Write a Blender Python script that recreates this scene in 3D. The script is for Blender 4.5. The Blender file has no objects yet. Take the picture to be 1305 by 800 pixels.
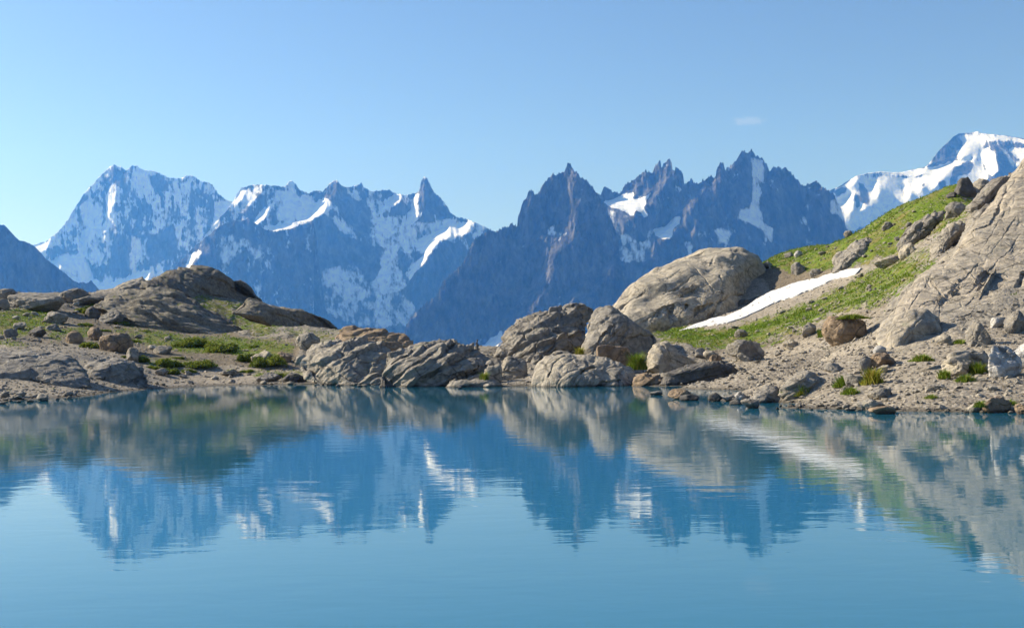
import bpy, bmesh, math, random
import numpy as np
from mathutils import Matrix, Vector

rng = np.random.default_rng(7)
random.seed(7)
C = bpy.context.scene.collection
FPX = 1620.0                      # focal length in photo pixels (1305 wide)
CAMZ = 2.5
PITCH = math.atan(53 / FPX)
ROLL = 0.016
AZ_SUN, EL_SUN = math.radians(72), math.radians(31)   # sun: left of the view axis, above horizon
SUN = np.array([-math.cos(EL_SUN) * math.sin(AZ_SUN), math.cos(EL_SUN) * math.cos(AZ_SUN), math.sin(EL_SUN)])

# ------------------------------------------------------------------ camera maths
FWD = np.array([0, math.cos(PITCH), math.sin(PITCH)])
U0 = np.array([0, -math.sin(PITCH), math.cos(PITCH)])
X0 = np.array([1.0, 0, 0])
RGT = math.cos(ROLL) * X0 - math.sin(ROLL) * U0
UPV = math.sin(ROLL) * X0 + math.cos(ROLL) * U0
CAM = np.array([0, 0, CAMZ])


def ray(px, py):
    px = np.asarray(px, float)[..., None]
    py = np.asarray(py, float)[..., None]
    d = FWD + RGT * (px - 652.5) / FPX - UPV * (py - 400) / FPX
    return d / d[..., 1:2]


def at(px, py, D):
    return CAM + ray(px, py) * np.asarray(D, float)[..., None]


def sweep(px, py):
    """how much farther the ground lies the higher it climbs above eye level"""
    px = np.asarray(px, float)
    e = np.maximum(0, (453 - .016 * (px - 652.5) - np.asarray(py, float)) / FPX)
    t = np.clip(e / .03, 0, 1); t = t * t * (3 - 2 * t)
    r = np.clip((px - 950) / 200, 0, 1); r = r * r * (3 - 2 * r)
    return (1 + .24 * t + 1.6 * e) * (1 - r) + (1 + 2.6 * e) * r


def atw(px, py, D):
    return at(px, py, np.asarray(D, float) * sweep(px, py))


def project(P):
    q = P - CAM
    f = np.maximum(q @ FWD, 1e-3)
    return 652.5 + FPX * (q @ RGT) / f, 400 - FPX * (q @ UPV) / f


# ------------------------------------------------------------------ noise
PERM = np.random.default_rng(3).permutation(4096).astype(np.int64)
PERM2 = np.concatenate([PERM, PERM])
GR = np.random.default_rng(4).normal(size=(4096, 3))
GR /= np.linalg.norm(GR, axis=1, keepdims=True)
RND = np.random.default_rng(5).random((4096, 4))


def _h(i, j, k):
    return PERM2[(PERM2[(PERM2[i & 4095] + j) & 4095] + k) & 4095]


def perlin(P):
    P = np.asarray(P, float)
    sh = P.shape[:-1]
    P = P.reshape(-1, 3)
    I = np.floor(P).astype(np.int64)
    F = P - I
    W = F * F * F * (F * (F * 6 - 15) + 10)
    out = np.zeros(len(P))
    for a in (0, 1):
        wa = W[:, 0] if a else 1 - W[:, 0]
        for b in (0, 1):
            wb = W[:, 1] if b else 1 - W[:, 1]
            for c in (0, 1):
                wc = W[:, 2] if c else 1 - W[:, 2]
                g = GR[_h(I[:, 0] + a, I[:, 1] + b, I[:, 2] + c)]
                out += wa * wb * wc * (g[:, 0] * (F[:, 0] - a) + g[:, 1] * (F[:, 1] - b) + g[:, 2] * (F[:, 2] - c))
    return (out * 1.5).reshape(sh)


def fbm(P, o=4, gain=0.5):
    s, a, n = 0, 1.0, 0
    P = np.asarray(P, float)
    for i in range(o):
        s = s + a * perlin(P + 17.3 * i)
        n += a
        a *= gain
        P = P * 2.03
    return s / n * 1.4


def ridged(P, o=4, gain=0.5):
    s, a, n = 0, 1.0, 0
    P = np.asarray(P, float)
    for i in range(o):
        s = s + a * (1 - 2 * np.abs(perlin(P + 11.7 * i)))
        n += a
        a *= gain
        P = P * 2.03
    return s / n


def worley(P):
    """F1, F2 and a random number of the nearest cell"""
    P = np.asarray(P, float)
    I = np.floor(P).astype(np.int64)
    f1 = np.full(len(P), 9.0)
    f2 = np.full(len(P), 9.0)
    cell = np.zeros(len(P))
    for a in (-1, 0, 1):
        for b in (-1, 0, 1):
            for c in (-1, 0, 1):
                J = I + np.array([a, b, c])
                r = RND[_h(J[:, 0], J[:, 1], J[:, 2])]
                d = np.linalg.norm(J + r[:, :3] - P, axis=1)
                nw = d < f1
                f2 = np.where(nw, f1, np.minimum(f2, d))
                cell = np.where(nw, r[:, 3], cell)
                f1 = np.where(nw, d, f1)
    return f1, f2, cell


def sstep(a, b, x):
    t = np.clip((x - a) / (b - a), 0, 1)
    return t * t * (3 - 2 * t)


def v3(x, y, z=0.0):
    x, y, z = np.broadcast_arrays(np.asarray(x, float), np.asarray(y, float), np.asarray(z, float))
    return np.stack([x, y, z], -1)


# ------------------------------------------------------------------ picture-plane masks, used to say where snow, turf and gravel lie
OX, OY = 120, 20                  # margin round the frame
MW, MH = 1305 + 2 * OX, 600


def inside(poly, X, Y):
    r = np.zeros(X.shape, bool)
    n = len(poly)
    for i in range(n):
        x0, y0 = poly[i]
        x1, y1 = poly[(i + 1) % n]
        if y0 == y1:
            continue
        r ^= ((y0 > Y) != (y1 > Y)) & (X < (x1 - x0) * (Y - y0) / (y1 - y0) + x0)
    return r


_GX, _GY = np.meshgrid(np.arange(MW) - OX, np.arange(MH) - OY)
_WX = _GX + 5 * fbm(v3(_GX / 22, _GY / 22, 1.5), 4, .6) + 3 * fbm(v3(_GX / 5, _GY / 9, 3.5), 3, .6)
_WY = _GY + 4 * fbm(v3(_GX / 22, _GY / 18, 7.5), 4, .6) + 5 * fbm(v3(_GX / 4, _GY / 14, 9.5), 3, .6)


def blur(a, n):
    for _ in range(2):
        for ax in (0, 1):
            p = np.pad(a, [(n, n) if k == ax else (0, 0) for k in (0, 1)], mode='edge')
            c = np.cumsum(p, axis=ax)
            c = np.insert(c, 0, 0, axis=ax)
            a = (np.take(c, range(2 * n + 1, c.shape[ax]), axis=ax) - np.take(c, range(0, c.shape[ax] - 2 * n - 1), axis=ax)) / (2 * n + 1)
    return a


def mask(poly, warp=1.0, soft=1):
    X = _GX + (_WX - _GX) * warp
    Y = _GY + (_WY - _GY) * warp
    xs = [p[0] for p in poly]; ys = [p[1] for p in poly]
    x0, x1 = max(0, int(min(xs)) + OX - 14), min(MW, int(max(xs)) + OX + 14)
    y0, y1 = max(0, int(min(ys)) + OY - 14), min(MH, int(max(ys)) + OY + 14)
    m = np.zeros((MH, MW))
    if x1 <= x0 or y1 <= y0:
        return m
    m[y0:y1, x0:x1] = inside(poly, X[y0:y1, x0:x1], Y[y0:y1, x0:x1])
    if soft:
        m[y0:y1, x0:x1] = blur(m[y0:y1, x0:x1], soft)
    return m


def look(img, px, py):
    x = np.clip(np.asarray(px) + OX, 0, MW - 1.001)
    y = np.clip(np.asarray(py) + OY, 0, MH - 1.001)
    i, j = x.astype(int), y.astype(int)
    a, b = x - i, y - j
    return (img[j, i] * (1 - a) * (1 - b) + img[j, i + 1] * a * (1 - b) + img[j + 1, i] * (1 - a) * b + img[j + 1, i + 1] * a * b)


# ------------------------------------------------------------------ objects
def link(o):
    C.objects.link(o)
    return o


def tag(o, label=None, cat=None, group=None, kind=None):
    if label: o['label'] = label
    if cat: o['category'] = cat
    if group: o['group'] = group
    if kind: o['kind'] = kind
    return o


def mesh_np(name, V, F, attrs=None, smooth=True):
    me = bpy.data.meshes.new(name)
    V = np.ascontiguousarray(V, np.float32)
    Fs = F if isinstance(F, list) else [F]
    Fs = [np.asarray(f, np.int32) for f in Fs if len(f)]
    nl = sum(f.size for f in Fs)
    npoly = sum(len(f) for f in Fs)
    me.vertices.add(len(V))
    me.vertices.foreach_set('co', V.ravel())
    me.loops.add(nl)
    me.polygons.add(npoly)
    me.loops.foreach_set('vertex_index', np.concatenate([f.ravel() for f in Fs]))
    st = np.concatenate([np.full(len(f), f.shape[1]) for f in Fs])
    me.polygons.foreach_set('loop_start', np.concatenate([[0], np.cumsum(st)[:-1]]).astype(np.int32))
    me.polygons.foreach_set('use_smooth', np.full(npoly, smooth))
    for k, a in (attrs or {}).items():
        at_ = me.attributes.new(k, 'FLOAT', 'POINT')
        at_.data.foreach_set('value', np.ascontiguousarray(a, np.float32).ravel())
    me.update(calc_edges=True)
    return me


def obj(name, me, mat, loc=(0, 0, 0), parent=None):
    o = bpy.data.objects.new(name, me)
    if mat and not me.materials:
        me.materials.append(mat)
    o.location = Vector([float(c) for c in loc])
    o.parent = parent
    return link(o)


def grid_faces(nr, nc, wrap=False):
    i = np.arange(nr - 1)[:, None]
    j = np.arange(nc if wrap else nc - 1)[None, :]
    j2 = (j + 1) % nc
    a = i * nc + j
    b = i * nc + j2
    return np.stack([a, b, b + nc, a + nc], -1).reshape(-1, 4)


# ------------------------------------------------------------------ materials
def newmat(name):
    m = bpy.data.materials.new(name)
    m.use_nodes = True
    nt = m.node_tree
    nt.nodes.clear()
    out = nt.nodes.new('ShaderNodeOutputMaterial')
    p = nt.nodes.new('ShaderNodeBsdfPrincipled')
    nt.links.new(p.outputs[0], out.inputs[0])
    return m, nt, p


class N:
    """small helper to write node trees"""
    def __init__(s, nt): s.nt = nt
    def node(s, t, **kw):
        n = s.nt.nodes.new(t)
        for k, v in kw.items(): setattr(n, k, v)
        return n
    def put(s, sock, v):
        if hasattr(v, 'is_linked') or isinstance(v, bpy.types.NodeSocket): s.nt.links.new(v, sock)
        else:
            if isinstance(v, tuple) and len(v) == 3 and sock.type == 'RGBA': v = v + (1,)
            sock.default_value = v
    def geo(s): return s.node('ShaderNodeNewGeometry')
    def pos(s): return s.node('ShaderNodeNewGeometry').outputs['Position']
    def objc(s): return s.node('ShaderNodeTexCoord').outputs['Object']
    def mapping(s, v, scale=(1, 1, 1), rot=(0, 0, 0), loc=(0, 0, 0)):
        n = s.node('ShaderNodeMapping')
        s.put(n.inputs[0], v)
        n.inputs['Scale'].default_value = scale; n.inputs['Rotation'].default_value = rot; n.inputs['Location'].default_value = loc
        return n.outputs[0]
    def noise(s, v, scale, detail=6, rough=.6, dist=0.0):
        n = s.node('ShaderNodeTexNoise')
        s.put(n.inputs['Vector'], v)
        n.inputs['Scale'].default_value = scale; n.inputs['Detail'].default_value = detail
        n.inputs['Roughness'].default_value = rough; n.inputs['Distortion'].default_value = dist
        return n.outputs['Fac']
    def voro(s, v, scale, feature='DISTANCE_TO_EDGE', out='Distance'):
        n = s.node('ShaderNodeTexVoronoi', feature=feature)
        s.put(n.inputs['Vector'], v); n.inputs['Scale'].default_value = scale
        return n.outputs[out]
    def math(s, op, a, b=0.0, clamp=False):
        n = s.node('ShaderNodeMath', operation=op, use_clamp=clamp)
        s.put(n.inputs[0], a); s.put(n.inputs[1], b)
        return n.outputs[0]
    def ramp(s, f, a, b, c=0.0, d=1.0):
        n = s.node('ShaderNodeMapRange', interpolation_type='SMOOTHSTEP')
        s.put(n.inputs[0], f)
        for i, v in zip((1, 2, 3, 4), (a, b, c, d)): n.inputs[i].default_value = v
        return n.outputs[0]
    def mix(s, f, a, b):
        n = s.node('ShaderNodeMix', data_type='RGBA')
        s.put(n.inputs[0], f); s.put(n.inputs[6], a); s.put(n.inputs[7], b)
        return n.outputs[2]
    def mul(s, a, b):
        n = s.node('ShaderNodeMix', data_type='RGBA', blend_type='MULTIPLY')
        n.inputs[0].default_value = 1
        s.put(n.inputs[6], a); s.put(n.inputs[7], b)
        return n.outputs[2]
    def attr(s, name):
        return s.node('ShaderNodeAttribute', attribute_name=name).outputs['Fac']
    def bump(s, h, strength, dist, normal=None):
        n = s.node('ShaderNodeBump')
        n.inputs['Strength'].default_value = strength; n.inputs['Distance'].default_value = dist
        s.put(n.inputs['Height'], h)
        if normal: s.put(n.inputs['Normal'], normal)
        return n.outputs[0]


def rock_color(n, P, base, var, lichen=(.20, .19, .13), scale=1.0, dark=(.09, .085, .08), rnd=None):
    """tan-grey alpine gneiss: broad tone, mottling, lichen spots and dark seams"""
    big = n.noise(P, .22 * scale, 5, .6)
    c = n.mix(n.ramp(big, .3, .7), base, var)
    mid = n.noise(P, 1.7 * scale, 7, .68)
    c = n.mul(c, n.mix(n.ramp(mid, .28, .75), (.52, .52, .54), (1.25, 1.22, 1.17)))
    spots = n.ramp(n.noise(P, 4.5 * scale, 4, .7), .56, .68)
    patch = n.ramp(n.noise(n.mapping(P, loc=(13, 5, 3)), .5 * scale, 4, .6), .5, .68)
    c = n.mix(n.math('MULTIPLY', n.math('MULTIPLY', spots, patch), .75), c, lichen)
    st = n.noise(n.mapping(P, (1.3, 1.3, .22)), 1.1 * scale, 5, .65)          # dark water streaks and seams
    c = n.mix(n.ramp(st, .60, .74, 0, .6), c, dark)
    wp = n.node('ShaderNodeVectorMath', operation='ADD')
    n.put(wp.inputs[0], n.mapping(P, (.55, .55, 1.2), (.25, .45, .3)))
    wn = n.node('ShaderNodeTexNoise'); n.put(wn.inputs['Vector'], P); wn.inputs['Scale'].default_value = .9; wn.inputs['Detail'].default_value = 4
    ws = n.node('ShaderNodeVectorMath', operation='SCALE'); n.put(ws.inputs[0], wn.outputs['Color']); ws.inputs['Scale'].default_value = .55
    n.put(wp.inputs[1], ws.outputs[0])
    seam = n.ramp(n.voro(wp.outputs[0], .62 * scale), .0, .045, 1, 0)                    # joints filled with soil and lichen
    seam = n.math('MULTIPLY', seam, n.ramp(n.noise(n.mapping(P, loc=(31, 7, 5)), .45 * scale, 3), .42, .58))
    c = n.mix(n.math('MULTIPLY', seam, .8), c, (.07, .062, .05))
    blotch = n.ramp(n.noise(n.mapping(P, loc=(3, 17, 29)), 1.1 * scale, 8, .72), .56, .64)
    c = n.mul(c, n.mix(blotch, (1, 1, 1), (.60, .60, .58)))
    fine = n.noise(P, 13 * scale, 3, .7)
    c = n.mul(c, n.mix(fine, (.78, .78, .78), (1.2, 1.2, 1.2)))
    return c, mid, fine


def rock_material(name, base, var, lichen=(.20, .19, .13), moss=True, bump=1.0):
    m, nt, p = newmat(name)
    n = N(nt)
    P = n.pos()
    oi = n.node('ShaderNodeObjectInfo').outputs['Random']
    c, mid, fine = rock_color(n, P, base, var, lichen)
    c = n.mul(c, n.mix(oi, (.86, .86, .88), (1.12, 1.1, 1.07)))
    if moss:
        nz = n.node('ShaderNodeSeparateXYZ')
        n.put(nz.inputs[0], n.geo().outputs['Normal'])
        f = n.math('MULTIPLY', n.ramp(nz.outputs[2], .55, .9), n.ramp(n.noise(P, .7, 6, .7), .56, .68))
        f = n.math('MULTIPLY', f, n.attr('moss'))
        c = n.mix(f, c, n.mix(n.noise(P, 4, 4), (.07, .10, .015), (.16, .17, .03)))
    w = n.node('ShaderNodeSeparateXYZ'); n.put(w.inputs[0], P)                 # wet dark band at the waterline
    wl = n.ramp(n.math('ADD', w.outputs[2], n.math('MULTIPLY', mid, .25)), .16, .34, .38, 1.0)
    c = n.mul(c, n.mix(wl, (.0, .0, .0), (1, 1, 1)))
    n.put(p.inputs['Base Color'], c)
    p.inputs['Roughness'].default_value = .85
    p.inputs['Specular IOR Level'].default_value = .25
    h = n.math('ADD', n.math('MULTIPLY', mid, 1.5), n.math('MULTIPLY', fine, .45))
    cr = n.ramp(n.voro(n.mapping(P, (.6, .6, 1.3), (0.3, .5, 0.2)), 1.1), 0, .06)
    h = n.math('ADD', h, n.math('MULTIPLY', cr, .3))
    n.put(p.inputs['Normal'], n.bump(h, .75 * bump, .22))
    return m


M_ROCK = rock_material('rock', (.36, .33, .28), (.28, .26, .23))
M_TAN = rock_material('tan_rock', (.42, .38, .31), (.35, .32, .27), bump=.9)
M_PALE = rock_material('pale_slab', (.455, .40, .32), (.38, .345, .285), bump=1.0)
M_GREY = rock_material('grey_rock', (.31, .29, .26), (.25, .235, .21))
M_DARK = rock_material('dark_rock', (.16, .15, .14), (.115, .11, .105))
M_BROWN = rock_material('brown_rock', (.33, .25, .17), (.28, .21, .15))
M_WHITE = rock_material('white_rock', (.56, .55, .53), (.45, .44, .43), lichen=(.35, .34, .30), moss=False)
M_KNOLL = rock_material('dark_knoll_rock', (.25, .23, .19), (.18, .165, .14), lichen=(.13, .125, .08))  # darker base tone for left knoll and shoulders, lichen spots on top
MATS = {'pale': M_PALE, 'lichen': M_KNOLL, 'rock': M_ROCK, 'tan': M_TAN, 'grey': M_GREY, 'dark': M_DARK, 'brown': M_BROWN, 'white': M_WHITE}


def terrain_material():
    m, nt, p = newmat('terrain_ground')
    n = N(nt)
    P = n.pos()
    rc, mid, fine = rock_color(n, P, (.33, .295, .24), (.25, .23, .20))
    # gravel: grey-brown grains
    g1 = n.voro(P, 6.0, 'F1', 'Color')
    sp = n.node('ShaderNodeSeparateColor'); n.put(sp.inputs[0], g1)
    gc = n.mix(sp.outputs[0], (.185, .16, .13), (.375, .335, .275))
    gc = n.mul(gc, n.mix(n.noise(P, .5, 5, .6), (.72, .72, .74), (1.2, 1.17, 1.12)))
    gc = n.mul(gc, n.mix(fine, (.7, .7, .7), (1.25, 1.25, 1.25)))
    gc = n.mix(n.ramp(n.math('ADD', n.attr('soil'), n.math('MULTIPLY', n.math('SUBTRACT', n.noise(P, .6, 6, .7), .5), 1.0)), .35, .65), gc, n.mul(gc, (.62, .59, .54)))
    # turf
    t1 = n.noise(P, 2.2, 6, .7)
    t2 = n.noise(P, .35, 4, .6)
    tc = n.mix(n.ramp(t1, .3, .7), (.05, .095, .008), (.165, .225, .022))
    tc = n.mix(n.ramp(t2, .42, .68), tc, (.19, .165, .055))
    tc = n.mix(n.ramp(n.noise(P, 5.5, 4, .7), .58, .7), tc, (.09, .07, .04))
    gn = n.noise(P, 1.4, 7, .72)
    gf = n.math('ADD', n.attr('grass'), n.math('MULTIPLY', n.math('SUBTRACT', gn, .5), 2.6))
    gf = n.ramp(gf, .42, .60)
    rf = n.ramp(n.math('ADD', n.attr('rock'), n.math('MULTIPLY', n.math('SUBTRACT', n.noise(P, .9, 6, .7), .5), 1.2)), .40, .58)
    c = n.mix(rf, gc, rc)
    c = n.mix(gf, c, tc)
    w = n.node('ShaderNodeSeparateXYZ'); n.put(w.inputs[0], P)
    wl = n.ramp(n.math('ADD', w.outputs[2], n.math('MULTIPLY', mid, .22)), .14, .32, .40, 1.0)
    c = n.mul(c, n.mix(wl, (0, 0, 0), (1, 1, 1)))
    n.put(p.inputs['Base Color'], c)
    p.inputs['Roughness'].default_value = .92
    p.inputs['Specular IOR Level'].default_value = .15
    gv = n.voro(P, 6.0, 'F1', 'Distance')
    h = n.math('ADD', n.math('MULTIPLY', mid, 1.0), n.math('MULTIPLY', fine, .4))
    h = n.math('SUBTRACT', h, n.math('MULTIPLY', gv, .5))
    h = n.math('ADD', h, n.math('MULTIPLY', n.math('MULTIPLY', t1, gf), 1.2))
    n.put(p.inputs['Normal'], n.bump(h, .6, .2))
    return m


M_TERR = terrain_material()


def mountain_material():
    m, nt, p = newmat('mountain_rock_and_snow')
    n = N(nt)
    P = n.pos()
    vs = n.mapping(P, (1, 1, .35))
    a = n.noise(vs, .012, 9, .68)
    b = n.noise(n.mapping(P, (1, 1, .2)), .03, 6, .7)
    rc = n.mix(n.ramp(a, .34, .66), (.026, .027, .030), (.150, .144, .142))
    rc = n.mul(rc, n.mix(n.ramp(b, .3, .7), (.55, .55, .57), (1.4, 1.38, 1.35)))
    s = n.math('ADD', n.attr('snow'), n.math('MULTIPLY', n.math('SUBTRACT', n.noise(vs, .022, 8, .72), .5), n.attr('break')))
    s = n.ramp(s, .36, .64)
    sc = n.mix(n.ramp(n.noise(vs, .02, 8, .7), .3, .62), (.58, .62, .67), (.86, .87, .88))
    n.put(p.inputs['Base Color'], n.mix(s, rc, sc))
    p.inputs['Roughness'].default_value = .9
    p.inputs['Specular IOR Level'].default_value = .1
    h = n.math('ADD', a, n.math('MULTIPLY', b, .5))
    bn = n.bump(h, .9, 38)
    # snow lies smoother than the rock it covers
    nm = n.node('ShaderNodeMix', data_type='VECTOR')
    n.put(nm.inputs[0], n.math('MULTIPLY', s, .8)); n.put(nm.inputs[4], bn); n.put(nm.inputs[5], n.geo().outputs['Normal'])
    n.put(p.inputs['Normal'], nm.outputs[1])
    return m


M_MOUNT = mountain_material()


def leaf_material(name, a, b, dry):
    m, nt, p = newmat(name)
    n = N(nt)
    t = n.attr('tone')
    c = n.mix(t, a, b)
    c = n.mix(n.ramp(n.attr('dry'), .7, .95), c, dry)
    n.put(p.inputs['Base Color'], c)
    p.inputs['Roughness'].default_value = .7
    p.inputs['Specular IOR Level'].default_value = .2
    try:
        p.inputs['Subsurface Weight'].default_value = 0
        tr = nt.nodes.new('ShaderNodeBsdfTranslucent'); n.put(tr.inputs[0], c)
        mx = nt.nodes.new('ShaderNodeMixShader'); mx.inputs[0].default_value = .3
        out = [x for x in nt.nodes if x.type == 'OUTPUT_MATERIAL'][0]
        nt.links.new(p.outputs[0], mx.inputs[1]); nt.links.new(tr.outputs[0], mx.inputs[2]); nt.links.new(mx.outputs[0], out.inputs[0])
    except Exception:
        pass
    return m


M_GRASS = leaf_material('grass_blades', (.075, .135, .010), (.20, .285, .026), (.32, .28, .07))
M_SHRUB = leaf_material('shrub_leaves', (.08, .12, .014), (.24, .28, .035), (.30, .26, .06))
M_YEL = leaf_material('yellow_tuft', (.14, .18, .015), (.34, .32, .045), (.40, .30, .07))


def snow_material():
    m, nt, p = newmat('snow')
    n = N(nt)
    P = n.pos()
    d = n.ramp(n.noise(n.mapping(P, (1, 1, 1)), .9, 6, .65), .45, .8)
    n.put(p.inputs['Base Color'], n.mix(n.math('MULTIPLY', d, .5), (.54, .535, .54), (.36, .345, .33)))
    p.inputs['Roughness'].default_value = .8
    n.put(p.inputs['Normal'], n.bump(n.noise(P, 1.6, 5, .6), .5, .25))
    return m


M_SNOW = snow_material()


def water_material():
    m, nt, p = newmat('lake_water')
    n = N(nt)
    P = n.pos()
    n.put(p.inputs['Base Color'], n.mix(n.noise(P, .03, 3), (.011, .118, .195), (.013, .128, .210)))
    p.inputs['Roughness'].default_value = .03
    p.inputs['IOR'].default_value = 1.333
    p.inputs['Specular IOR Level'].default_value = .5
    w1 = n.noise(n.mapping(P, (.55, 1.0, 1)), 1.1, 3, .55, .3)
    w2 = n.noise(n.mapping(P, (.7, 1.0, 1), (0, 0, .25)), 4.5, 3, .5)
    wind = n.ramp(n.noise(n.mapping(P, (.35, 1, 1)), .035, 3), .35, .7, .55, 1.25)
    h = n.math('MULTIPLY', n.math('ADD', w1, n.math('MULTIPLY', w2, .16)), wind)
    n.put(p.inputs['Normal'], n.bump(h, 1.0, .0048))
    return m


M_WATER = water_material()

# ------------------------------------------------------------------ far mountains
def solve_depth(gx, gz):
    """depth whose slopes come closest to the wanted ones (least squares, by Fourier transform on the mirrored sheet)"""
    h, w = gx.shape
    p = np.block([[gx, -gx[:, ::-1]], [gx[::-1], -gx[::-1, ::-1]]])
    q = np.block([[gz, gz[:, ::-1]], [-gz[::-1], -gz[::-1, ::-1]]])
    wx = np.fft.fftfreq(2 * w) * 2 * np.pi
    wz = np.fft.fftfreq(2 * h) * 2 * np.pi
    WX, WZ = np.meshgrid(wx, wz)
    den = WX ** 2 + WZ ** 2
    den[0, 0] = 1
    G = (-1j * WX * np.fft.fft2(p) - 1j * WZ * np.fft.fft2(q)) / den
    G[0, 0] = 0
    return np.real(np.fft.ifft2(G))[:h, :w]


def zoom(k, ox, oy, pts):
    return [(ox + x / k, oy + y / k) for x, y in pts]


def mountain(label, outline, D, bottom, gz=.5, gx=.12, patches=(), ribs=(), streak=0.0, gully=1.0, seed=0, jag=1.2, snowline=None, brk=.8, lean=0.0):
    xs = np.array([p[0] for p in outline], float)
    ys = np.array([p[1] for p in outline], float)
    u = np.arange(xs[0], xs[-1] + .5, 1.0)
    top = np.interp(u, xs, ys)
    jn = ridged(v3(u / 7, seed, 3.3), 4, .6)
    top = top - jag * (1.3 * (jn - .25) + 2.2 * np.maximum(ridged(v3(u / 3.1, seed + 5, 8.3), 2, .6) - .25, 0))
    x0, x1 = int(xs[0]), int(xs[-1]) + 2
    y0, y1 = int(min(ys)) - 6, int(bottom) + 2
    X, Y = np.meshgrid(np.arange(x0, x1), np.arange(y0, y1))
    GXf = np.full(X.shape, gx, float)
    GZf = np.full(X.shape, gz, float)
    # broad random buttresses and hollows
    low = fbm(v3(X / 60, Y / 110, seed + .5), 3)
    GXf += .25 * low
    GZf += .15 * fbm(v3(X / 50, Y / 50, seed + 9.5), 3)
    snow = np.zeros(X.shape)
    rockm = np.zeros(X.shape)
    calm = np.zeros(X.shape)
    for poly, sv, pgz, pgx in patches:
        m = mask(poly, .55 if sv >= 0 else .8, 1)
        mm = look(m, X, Y)
        wide = np.clip(blur(mm, 2) * 1.8, 0, 1) if pgx < 0 else blur(mm, 2)
        soft3 = blur(mm, 2) if sv < 1 else mm
        if pgz is not None:                    # overshoot: an isolated shelf keeps about half of the slope asked for
            lit = pgx < 0
            GZf = GZf + (pgz - GZf) * wide * (1.9 if lit else 1.2)
            GXf = GXf + (pgx - GXf) * wide * (1.9 if lit else 1.2)
        if sv > 0:
            snow = np.maximum(snow, soft3 * (sv if sv >= 1 else sv * .84))
            calm = np.maximum(calm, mm * (1 if sv > .8 else .7))
        elif sv < 0:
            rockm = np.maximum(rockm, mm)
    for line, width, st in ribs:
        for (ax, ay), (bx, by) in zip(line[:-1], line[1:]):
            ex, ey = bx - ax, by - ay
            L2 = ex * ex + ey * ey
            t = np.clip(((X - ax) * ex + (Y - ay) * ey) / L2, 0, 1)
            dx, dy = X - (ax + t * ex), Y - (ay + t * ey)
            dd = np.hypot(dx, dy)
            GXf += np.sign(dx) * st * np.exp(-(dd / width) ** 2) * ((t > 0) & (t < 1))
    g = solve_depth(GXf, -GZf)
    m_px = D / FPX
    # gullies and ribs running down the fall line, finer rock relief on top
    sk = X + lean * Y
    wv = 5 * fbm(v3(X / 40, Y / 40, seed + 4.4), 2)
    gl = ridged(v3((sk + wv) / 26, Y / 95, seed + 1.5), 5, .62)
    fr = fbm(v3(X / 9, Y / 13, seed + 2.5), 5, .7)
    rel = (12.0 * gl + 4.5 * fr + 1.1 * ridged(v3((sk + wv) / 5, Y / 15, seed + 3.5), 2, .6)) * gully
    soft = 1 - .72 * np.clip(calm * 1.2, 0, 1)
    g = g - rel * soft * .8
    # snow lies where the sheet is less steep, in streaks down the gullies
    sl = -np.gradient(g, axis=0)
    sl = blur(sl, 1)
    if streak:
        sx = ridged(v3((sk + wv) / 6, Y / 38, seed + 6.5), 4, .65)
        lowf = fbm(v3(X / 45, Y / 45, seed + 8.5), 3)
        s2 = .25 + .55 * sx * .6 + .22 * np.clip(sl - gz, -1, 1.4) + .24 * lowf - .22 * gl
        if snowline is not None:
            hi = sstep(snowline[1], snowline[0], Y + 8 * lowf)
        else:
            hi = 1
        snow = np.maximum(snow, np.clip(s2 * hi * streak * 1.25, 0, .95))
    # broken edges and rock islands: gullies hold the snow, ribs shed it
    nz = .50 * fbm(v3((sk + wv) / 7, Y / 14, seed + 12.5), 5, .7) - .16 * (gl - .3) + .10 * fr
    snow = np.where(snow > .02, snow + nz * (1.15 - np.clip(snow, 0, 1) * .5), snow)
    snow = snow * (1 - rockm) + rockm * np.minimum(snow, .30)
    snow = np.clip(snow, 0, 1)
    # vertices
    nr = int((bottom - ys.min()) / 1.0) + 1
    t = (np.linspace(0, 1, nr) ** 1.0)[:, None]
    VY = top[None, :] + (bottom - top[None, :]) * t
    VX = np.broadcast_to(u[None, :], VY.shape)

    def samp(a):
        x = np.clip(VX - x0, 0, a.shape[1] - 1.001); y = np.clip(VY - y0, 0, a.shape[0] - 1.001)
        i, j = x.astype(int), y.astype(int)
        p, q = x - i, y - j
        return a[j, i] * (1 - p) * (1 - q) + a[j, i + 1] * p * (1 - q) + a[j + 1, i] * (1 - p) * q + a[j + 1, i + 1] * p * q
    dep = D + samp(g) * m_px
    front = at(VX, VY, dep)
    sn = samp(snow)
    bk = np.full(sn.shape, brk) * (1 - .55 * samp(np.clip(calm, 0, 1)))
    rows, sns, bks = [front], [sn], [bk]
    foot = front[-1].copy(); foot[:, 1] -= 200; foot[:, 2] = -620
    rows.append(foot[None]); sns.append(sn[-1:] * 0); bks.append(bk[-1:])
    # the far side falls away behind the crest
    back, bs = [], []
    crest = front[0]
    for k, (dy, dz) in enumerate([(2200, -1.0), (1400, -.72), (800, -.45), (350, -.2), (120, -.06), (30, -.015)]):
        b = crest.copy()
        hgt = crest[:, 2] + 620
        b[:, 1] += dy + dy * .3 * fbm(v3(u / 30, k * 3.1, seed), 3)
        b[:, 2] += dz * hgt
        back.append(b); bs.append(sn[0])
    rows = [np.array(back)] + rows
    sns = [np.array(bs)] + sns
    bks = [np.full(np.array(bs).shape, brk)] + bks
    V = np.concatenate(rows)
    S = np.concatenate(sns)
    B = np.concatenate(bks)
    base = np.array([V[..., 0].mean(), V[..., 1].min(), -620.0])
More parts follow.
